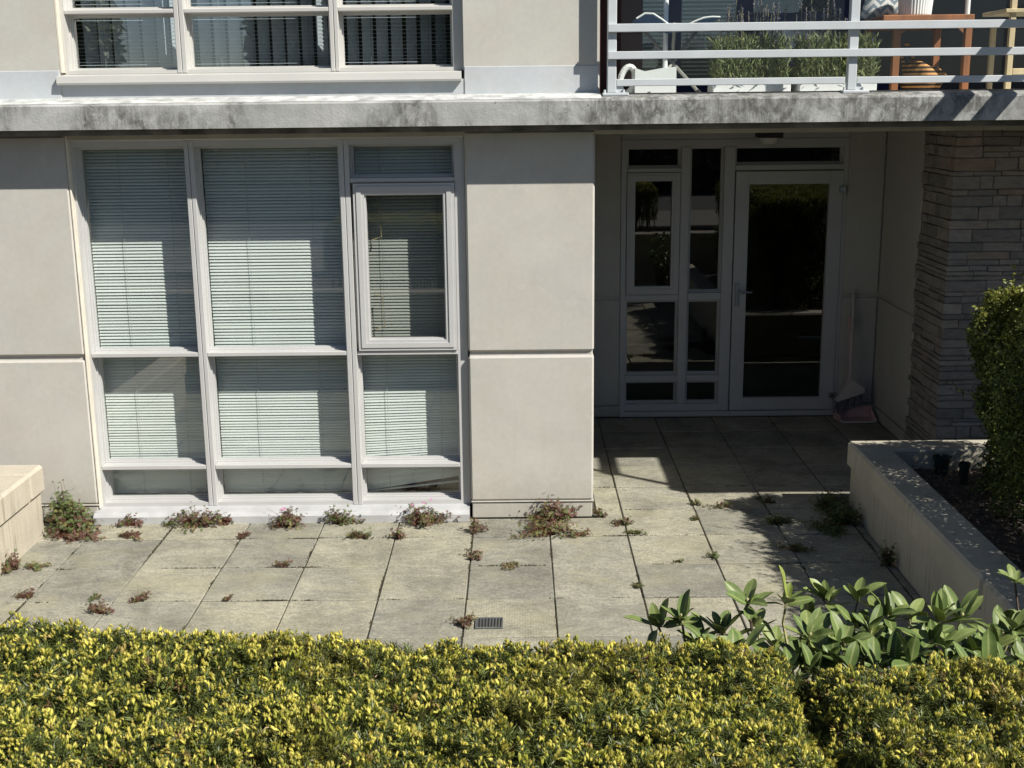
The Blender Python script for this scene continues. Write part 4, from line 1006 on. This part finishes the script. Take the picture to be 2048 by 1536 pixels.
def hedge(label, x0, x1, yfront, yback, ztop, seed, dens):
    r = np.random.default_rng(seed)
    area = (x1 - x0) * (yback(.5 * (x0 + x1)) - yfront); k = int(area * dens)
    X = r.uniform(x0, x1, k); YB_ = np.array([yback(x) for x in X]); Y = yfront + (YB_ - yfront) * r.random(k)
    lay = r.random(k)
    n1 = np.array([noise.noise((a * 3.3 + seed, b * 3.3, 0)) for a, b in zip(X, Y)]); n2 = np.array([noise.noise((a * 11 + seed, b * 11, 3)) for a, b in zip(X, Y)])
    n3 = np.array([noise.noise((a * 24 + seed, b * 24, 9)) for a, b in zip(X, Y)])
    top = ztop(X, Y) + .045 * n1 + .04 * n2 + .018 * n3
    ed = np.minimum(np.minimum((YB_ - Y) / .16, (X - x0) / .12), (x1 - X) / .12); ed = np.clip(ed, 0, 1)
    top -= .10 * (1 - ed) ** 2
    depth = np.where(lay < .6, r.random(k) ** 2 * .028, r.random(k) * .11 + .015)
    Z = top - depth
    # side faces towards the patio
    ks = int(k * .5); Xs = r.uniform(x0, x1, ks); Ys = np.array([yback(x) for x in Xs]) + r.normal(0, .02, ks) - .02; Zs = ztop(Xs, Ys) - .06 - r.random(ks) * .45
    T = np.concatenate([np.stack([X, Y, Z], 1), np.stack([Xs, Ys, Zs], 1)])
    D = np.concatenate([r.normal(0, .42, (k, 3)) + [0, -.05, 1], r.normal(0, .4, (ks, 3)) + [0, .6, .8]]); K = len(T)
    front = np.concatenate([lay < .6, np.zeros(ks, bool)])
    cl = np.concatenate([n2, np.zeros(ks)])
    g = np.array([[.105, .13, .036]]) * r.uniform(.6, 1.5, (K, 1)); g[np.concatenate([n1, np.zeros(ks)]) > .25] *= [1.25, 1.05, .9]
    brown = r.random(K) < .02; g[brown] = np.array([.17, .10, .045]) * r.uniform(.7, 1.3, (brown.sum(), 1))
    Rm = frames(D, r.uniform(0, 6.3, K)); S = r.uniform(.55, 1.1, K) + .3 * (r.random(K) < .15); v = r.integers(0, len(NT), K)
    parts = []
    for q, (tv, tf, tc) in enumerate(NT):
        s = v == q; parts.append(scatter(tv, tf, Rm[s], T[s], S[s], tc, g[s]))
    xm, ym = (x0 + x1) / 2, (yfront + yback(.5 * (x0 + x1))) / 2
    t = thing('yew_hedge', label, 'hedge', (xm, ym, .62), 'clipped yew hedges along the raised bed')
    link('foliage', big('foliage', *merge(parts)), M['needle'], t)
    has = front & (r.random(K) < np.clip(.90 + 1.2 * cl, .08, .99)); has[k:] = r.random(ks) < .05
    yv = np.array([[.76, .68, .17]]) * r.uniform(.72, 1.22, (K, 1)); gr = r.random(K) < .35; yv[gr] = np.array([.44, .44, .08]) * r.uniform(.7, 1.2, (gr.sum(), 1))
    orr = r.random(K) < .03; yv[orr] = np.array([.52, .40, .14])
    vb = r.integers(0, len(BT), K); parts = []
    for q, (tv, tf, tc) in enumerate(BT):
        s = has & (vb == q); parts.append(scatter(tv, tf, Rm[s], T[s] + Rm[s][:, :, 2] * .004, S[s], tc, yv[s]))
    link('new_growth', big('new_growth', *merge(parts), smooth=True), M['budtip'], t)
    # twigs and trunks
    mb = MB()
    for q in range(int((x1 - x0) * 60)):
        x = r.uniform(x0 + .05, x1 - .05); y = r.uniform(yfront, yback(x) - .06); zt = float(ztop(np.array([x]), np.array([y]))[0]) - .05
        a = Vector((x + r.normal(0, .08), y + r.normal(0, .06), .6)); e = Vector((x, y, zt)); mb.tube([a, a.lerp(e, .6) + Vector((r.normal(0, .02), r.normal(0, .02), 0)), e], [.012, .007, .003], 4, False)
    part('branch', mb, 'bark', t)
    # fallen dead twigs caught on top
    mb = MB()
    for q in range(7):
        x = r.uniform(x0 + .1, x1 - .1); y = r.uniform(yfront + .2, yback(x) - .1); zt = float(ztop(np.array([x]), np.array([y]))[0]) + .012; a = r.uniform(0, 6.28); L = r.uniform(.02, .06)
        mb.tube([(x, y, zt), (x + L * math.cos(a) * .5, y + L * math.sin(a) * .5, zt + .003), (x + L * math.cos(a), y + L * math.sin(a), zt - .006)], [.0014, .0012, .0008], 5)
    part('dead_twig', mb, 'pine', t)
hedge('long yew hedge with yellow shoot tips across the foreground left of the gap', -1.75, .965, -5.75, lambda x: -4.50 - .075 * (x + 1.0), lambda X, Y: 1.478 - .008 * (X + 1), 3, 9000)
hedge('yew hedge with yellow shoot tips right of the gap, under the big-leaved bush', .945, 2.4, -5.75, lambda x: -4.76 - .02 * (x - 1.0), lambda X, Y: 1.485 + 0 * X, 8, 9000)

# ------------------------------------------------------------------ rhododendron
def rleaf(L, w, droop, curl, seed):
    nu, nv = 11, 5; vs = []; rib = []
    rnd = random.Random(seed); tw = rnd.uniform(-.25, .25)
    for i in range(nu):
        u = i / (nu - 1)
        if u < .12: ww = w * .09
        else: t_ = (u - .12) / .88; ww = w * max(.10, (1 - abs(2 * t_ ** .85 - 1) ** 2.8) ** .65) if t_ < 1 else w * .10
        for j in range(nv):
            v = j / (nv - 1) * 2 - 1
            y = v * ww / 2; z = -droop * u * u * L * .6 + curl * v * v * ww * .5 + .0010 * math.sin(9 * u + seed) + tw * u * y
            vs.append((L * (u - .08 * droop * u * u), y, z)); rib.append(1.0 if j == nv // 2 else 0.0)
    n = len(vs); fs = []
    for i in range(nu - 1):
        for j in range(nv - 1): a = i * nv + j; fs.append((a, a + nv, a + nv + 1, a + 1))
    vs2 = [(x, y, z - .0009) for x, y, z in vs]
    me = bpy.data.meshes.new('leaf'); me.from_pydata(vs + vs2, [], fs + [tuple(n + q for q in reversed(f)) for f in fs]); me.update()
    a = me.attributes.new('rib', 'FLOAT', 'POINT'); a.data.foreach_set('value', np.array(rib + rib, np.float32))
    me.polygons.foreach_set('use_smooth', [True] * len(me.polygons)); me.materials.append(M['rhodo']); return me
RL = [rleaf(.100, .037, .14, .26, 1), rleaf(.090, .034, .30, .20, 2), rleaf(.106, .037, -.05, .30, 3), rleaf(.076, .031, .22, .26, 4), rleaf(.095, .036, .55, .14, 5), rleaf(.088, .033, .8, .26, 6), rleaf(.06, .025, .2, .3, 7)]
WH = [(0.705, -4.16, 1.262), (0.767, -4.188, 1.297), (0.888, -4.156, 1.243), (0.949, -4.208, 1.351), (0.984, -4.176, 1.267), (1.076, -4.12, 1.318), (1.091, -4.272, 1.205), (1.092, -4.336, 1.309), (1.208, -4.072, 1.303), (1.284, -4.112, 1.319), (1.272, -4.136, 1.247), (1.266, -4.312, 1.315), (1.314, -4.28, 1.232), (1.353, -4.176, 1.296), (1.443, -4.104, 1.256), (1.465, -4.272, 1.325), (1.574, -4.144, 1.273), (1.606, -4.304, 1.253), (1.68, -4.288, 1.195), (1.445, -4.368, 1.297), (1.413, -4.312, 1.221), (0.998, -4.368, 1.24), (0.818, -4.192, 1.232), (1.181, -4.36, 1.301), (1.555, -4.296, 1.225), (1.693, -4.224, 1.277), (1.148, -4.288, 1.2), (0.912, -4.368, 1.302), (1.365, -4.264, 1.236), (1.241, -4.336, 1.247), (1.766, -4.2, 1.221), (1.658, -4.448, 1.274)]
WH += [(.83, -4.10, 1.15), (.97, -4.27, 1.14), (1.05, -4.12, 1.17), (1.17, -4.2, 1.13), (1.30, -4.08, 1.17), (1.42, -4.2, 1.14), (1.52, -4.05, 1.17), (1.62, -4.16, 1.13), (1.74, -4.28, 1.15), (1.72, -4.08, 1.19), (1.85, -4.15, 1.25), (1.16, -4.04, 1.23)]
WH += [(0.995, -4.5, 1.288), (1.078, -4.45, 1.262), (1.139, -4.4, 1.279), (1.155, -4.5, 1.292), (1.24, -4.45, 1.273), (1.306, -4.4, 1.235), (1.314, -4.5, 1.314), (1.382, -4.45, 1.26), (1.46, -4.4, 1.246), (1.471, -4.5, 1.284), (1.538, -4.45, 1.276), (1.605, -4.4, 1.227), (0.855, -4.5, 1.341), (1.382, -4.45, 1.342)]
rh = thing('rhododendron', 'broad-leaved evergreen bush with upright whorls of smooth leaves behind the hedge', 'shrub', (1.25, -4.2, .62))
rnd = random.Random(5); nleaf = 0; rest_v, rest_f, rest_r = [], [], []
for k, wpos in enumerate(WH):
    c = Vector(wpos); base = Vector((1.2 + (c.x - 1.2) * .35, -4.2 + (c.y + 4.2) * .3, .63))
    ax = Vector((rnd.gauss(0, .16) + (c.x - 1.25) * .35, rnd.gauss(-.08, .18), 1)).normalized()
    st = part('stem', MB().tube([base, base.lerp(c, .5) + Vector((rnd.gauss(0, .02), rnd.gauss(0, .02), 0)), c - ax * .07, c + ax * .004], [.009, .006, .0042, .0032], 6), 'stemyellow' if k % 3 else 'bark', rh)
    bud = MB(); bud.smooth = True; vs, fs = spindle(.020, .005, 6)
    q = ax.to_track_quat('Z', 'Y'); bud.add([tuple(c + q @ Vector(v)) for v in vs], fs); part('bud', bud, 'stemyellow', st)
    n = rnd.randint(7, 10) if k < 32 else 6; a0 = rnd.uniform(0, 6.28)
    for i in range(n):
        a = a0 + i * 2.399; el = math.radians(rnd.uniform(30, 78) if i < n - 2 else rnd.uniform(-25, 25))
        d = Vector((math.cos(a) * math.cos(el), math.sin(a) * math.cos(el), math.sin(el))); d = q @ d
        up = (Vector((0, 0, 1)) - d * d.z); up = up.normalized() if up.length > .1 else Vector((0, -1, 0)) ; 
        if el > .9: up = -(q @ Vector((math.cos(a), math.sin(a), 0))); up = (up - d * up.dot(d)).normalized()
        y = up.cross(d).normalized(); z = d.cross(y)
        mt = Matrix((d, y, z)).transposed() @ Matrix.Rotation(rnd.gauss(0, .3), 3, 'X')
        s = rnd.uniform(.75, 1.15); me = rnd.choice(RL); lp = c - ax * rnd.uniform(0, .015); sc_ = (s, s * rnd.uniform(.9, 1.1), s)
        if nleaf < 300:
            o = link('leaf', me, None, rh, lp, mt.to_euler()); o.scale = sc_; nleaf += 1
        else:
            q0 = len(rest_v); mm = mt @ Matrix.Diagonal(sc_)
            rest_v += [tuple(lp + mm @ v.co) for v in me.vertices]; rest_f += [tuple(q0 + i_ for i_ in p.vertices) for p in me.polygons]; rest_r += [d_.value for d_ in me.attributes['rib'].data]
me = bpy.data.meshes.new('leaf_mass'); me.from_pydata(rest_v, [], rest_f); me.update(); a = me.attributes.new('rib', 'FLOAT', 'POINT'); a.data.foreach_set('value', np.array(rest_r, np.float32)); me.polygons.foreach_set('use_smooth', [True] * len(me.polygons))
tag(link('leaf_mass', me, M['rhodo'], rh), kind='stuff')

# ------------------------------------------------------------------ trees across the street, mirrored in the upper panes
def tree(label, x, y, h, cr, seed):
    r = np.random.default_rng(seed); k = 9000
    t = thing('street_tree', label, 'tree', (x, y, .62), 'trees across the street')
    mb = MB(); mb.tube([(x, y, .6), (x + .1, y, h * .45), (x, y, h * .8)], [.22, .15, .05], 8)
    for q in range(9):
        a = r.uniform(0, 6.28); z = r.uniform(.35, .7) * h; mb.tube([(x, y, z), (x + cr * .7 * math.cos(a), y + cr * .7 * math.sin(a), z + h * .16)], [.07, .02], 5)
    part('trunk', mb, 'bark', t)
    th = r.uniform(0, 6.28, k); ph = np.arccos(r.uniform(-.7, 1, k)); rad = cr * r.uniform(.45, 1, k) ** .5
    T = np.stack([x + rad * np.sin(ph) * np.cos(th), y + rad * np.sin(ph) * np.sin(th), h * .62 + rad * np.cos(ph) * 1.15], 1)
    nn = np.array([noise.noise((a * .8, b * .8, c * .8)) for a, b, c in T]); T = T[nn > -.15]; k = len(T)
    lv = np.array([[0, 0, 0], [.09, .09, .02], [0, .24, 0], [-.09, .09, .02]]); lf = np.array([[0, 1, 2], [0, 2, 3]])
    ic = np.array([[.06, .085, .025]]) * r.uniform(.5, 1.5, (k, 1))
    link('crown', big('crown', *scatter(lv, lf, frames(r.normal(0, 1, (k, 3)), r.uniform(0, 6.3, k)), T, r.uniform(.7, 1.3, k), np.ones((4, 3)), ic)), M['leaf'], t)
tree('leafy street tree mirrored in the left upper pane', -10.0, -18, 6.6, 1.9, 61)
tree('leafy street tree mirrored in the middle upper pane', -4.1, -18, 6.6, 1.15, 62)
tree('leafy street tree mirrored toward the right upper pane', -1.6, -18.5, 7.0, 1.7, 63)

def added_street_hedge():  # unseen hedge, added to darken what the entry glass mirrors
    r = np.random.default_rng(77); k = 15000
    t = thing('added_street_hedge', 'dark clipped hedge added across the street, unseen but mirrored in the entry glass', 'hedge', (3, -15, .62))
    part('branch', B(-16, 22, -15.5, -14.9, .60, 2.2), 'dark', t)  # solid dark core box behind the leaves, no branches modelled
    T = np.stack([r.uniform(-16, 22, k), -14.8 + r.normal(0, .12, k), r.uniform(.6, 2.45, k)], 1); T[:, 2] += .15 * np.sin(T[:, 0] * 1.7)
    lv = np.array([[0, 0, 0], [.06, .06, .02], [0, .16, 0], [-.06, .06, .02]]); lf = np.array([[0, 1, 2], [0, 2, 3]])
    ic = np.array([[.07, .09, .03]]) * r.uniform(.4, 1.6, (k, 1)); pk = r.random(k) < .15; ic[pk] = [.22, .17, .12]
    link('foliage', big('foliage', *scatter(lv, lf, frames(r.normal(0, .6, (k, 3)) + [0, .8, .4], r.uniform(0, 6.3, k)), T, r.uniform(.7, 1.3, k), np.ones((4, 3)), ic)), M['leaf'], t)
added_street_hedge()

# a second broad-leaved bush beside the planter, met in the mirror of the entry sidelight
def low_bush():
    r = random.Random(9); V, F, Rb = [], [], []; mb = MB()
    t = thing('rhododendron', 'low broad-leaved bush beside the right planter, mirrored in the entry sidelight', 'shrub', (2.28, -3.25, 0))
    for k in range(26):
        c = Vector((r.uniform(2.16, 2.5), r.uniform(-3.5, -3.05), r.uniform(.35, .95))); mb.tube([(2.28, -3.25, .0), (2.28 + (c.x - 2.28) * .5, -3.25 + (c.y + 3.25) * .4, c.z * .5), c], [.010, .007, .004], 5)
        for i in range(8):
            a = i * 2.4 + k; el = r.uniform(-.2, 1.1); d = Vector((math.cos(a) * math.cos(el), math.sin(a) * math.cos(el), math.sin(el))); y = Vector((0, 0, 1)).cross(d).normalized(); mt = Matrix((d, y, d.cross(y))).transposed(); me = r.choice(RL); q0 = len(V)
            V.extend(tuple(c + mt @ v.co) for v in me.vertices); F.extend(tuple(q0 + j for j in p.vertices) for p in me.polygons); Rb.extend(x.value for x in me.attributes['rib'].data)
    me = bpy.data.meshes.new('foliage'); me.from_pydata(V, [], F); me.update(); a = me.attributes.new('rib', 'FLOAT', 'POINT'); a.data.foreach_set('value', np.array(Rb, np.float32)); me.polygons.foreach_set('use_smooth', [True] * len(me.polygons))
    tag(link('foliage', me, M['rhodo'], t), kind='stuff'); part('branch', mb, 'bark', t)
low_bush()
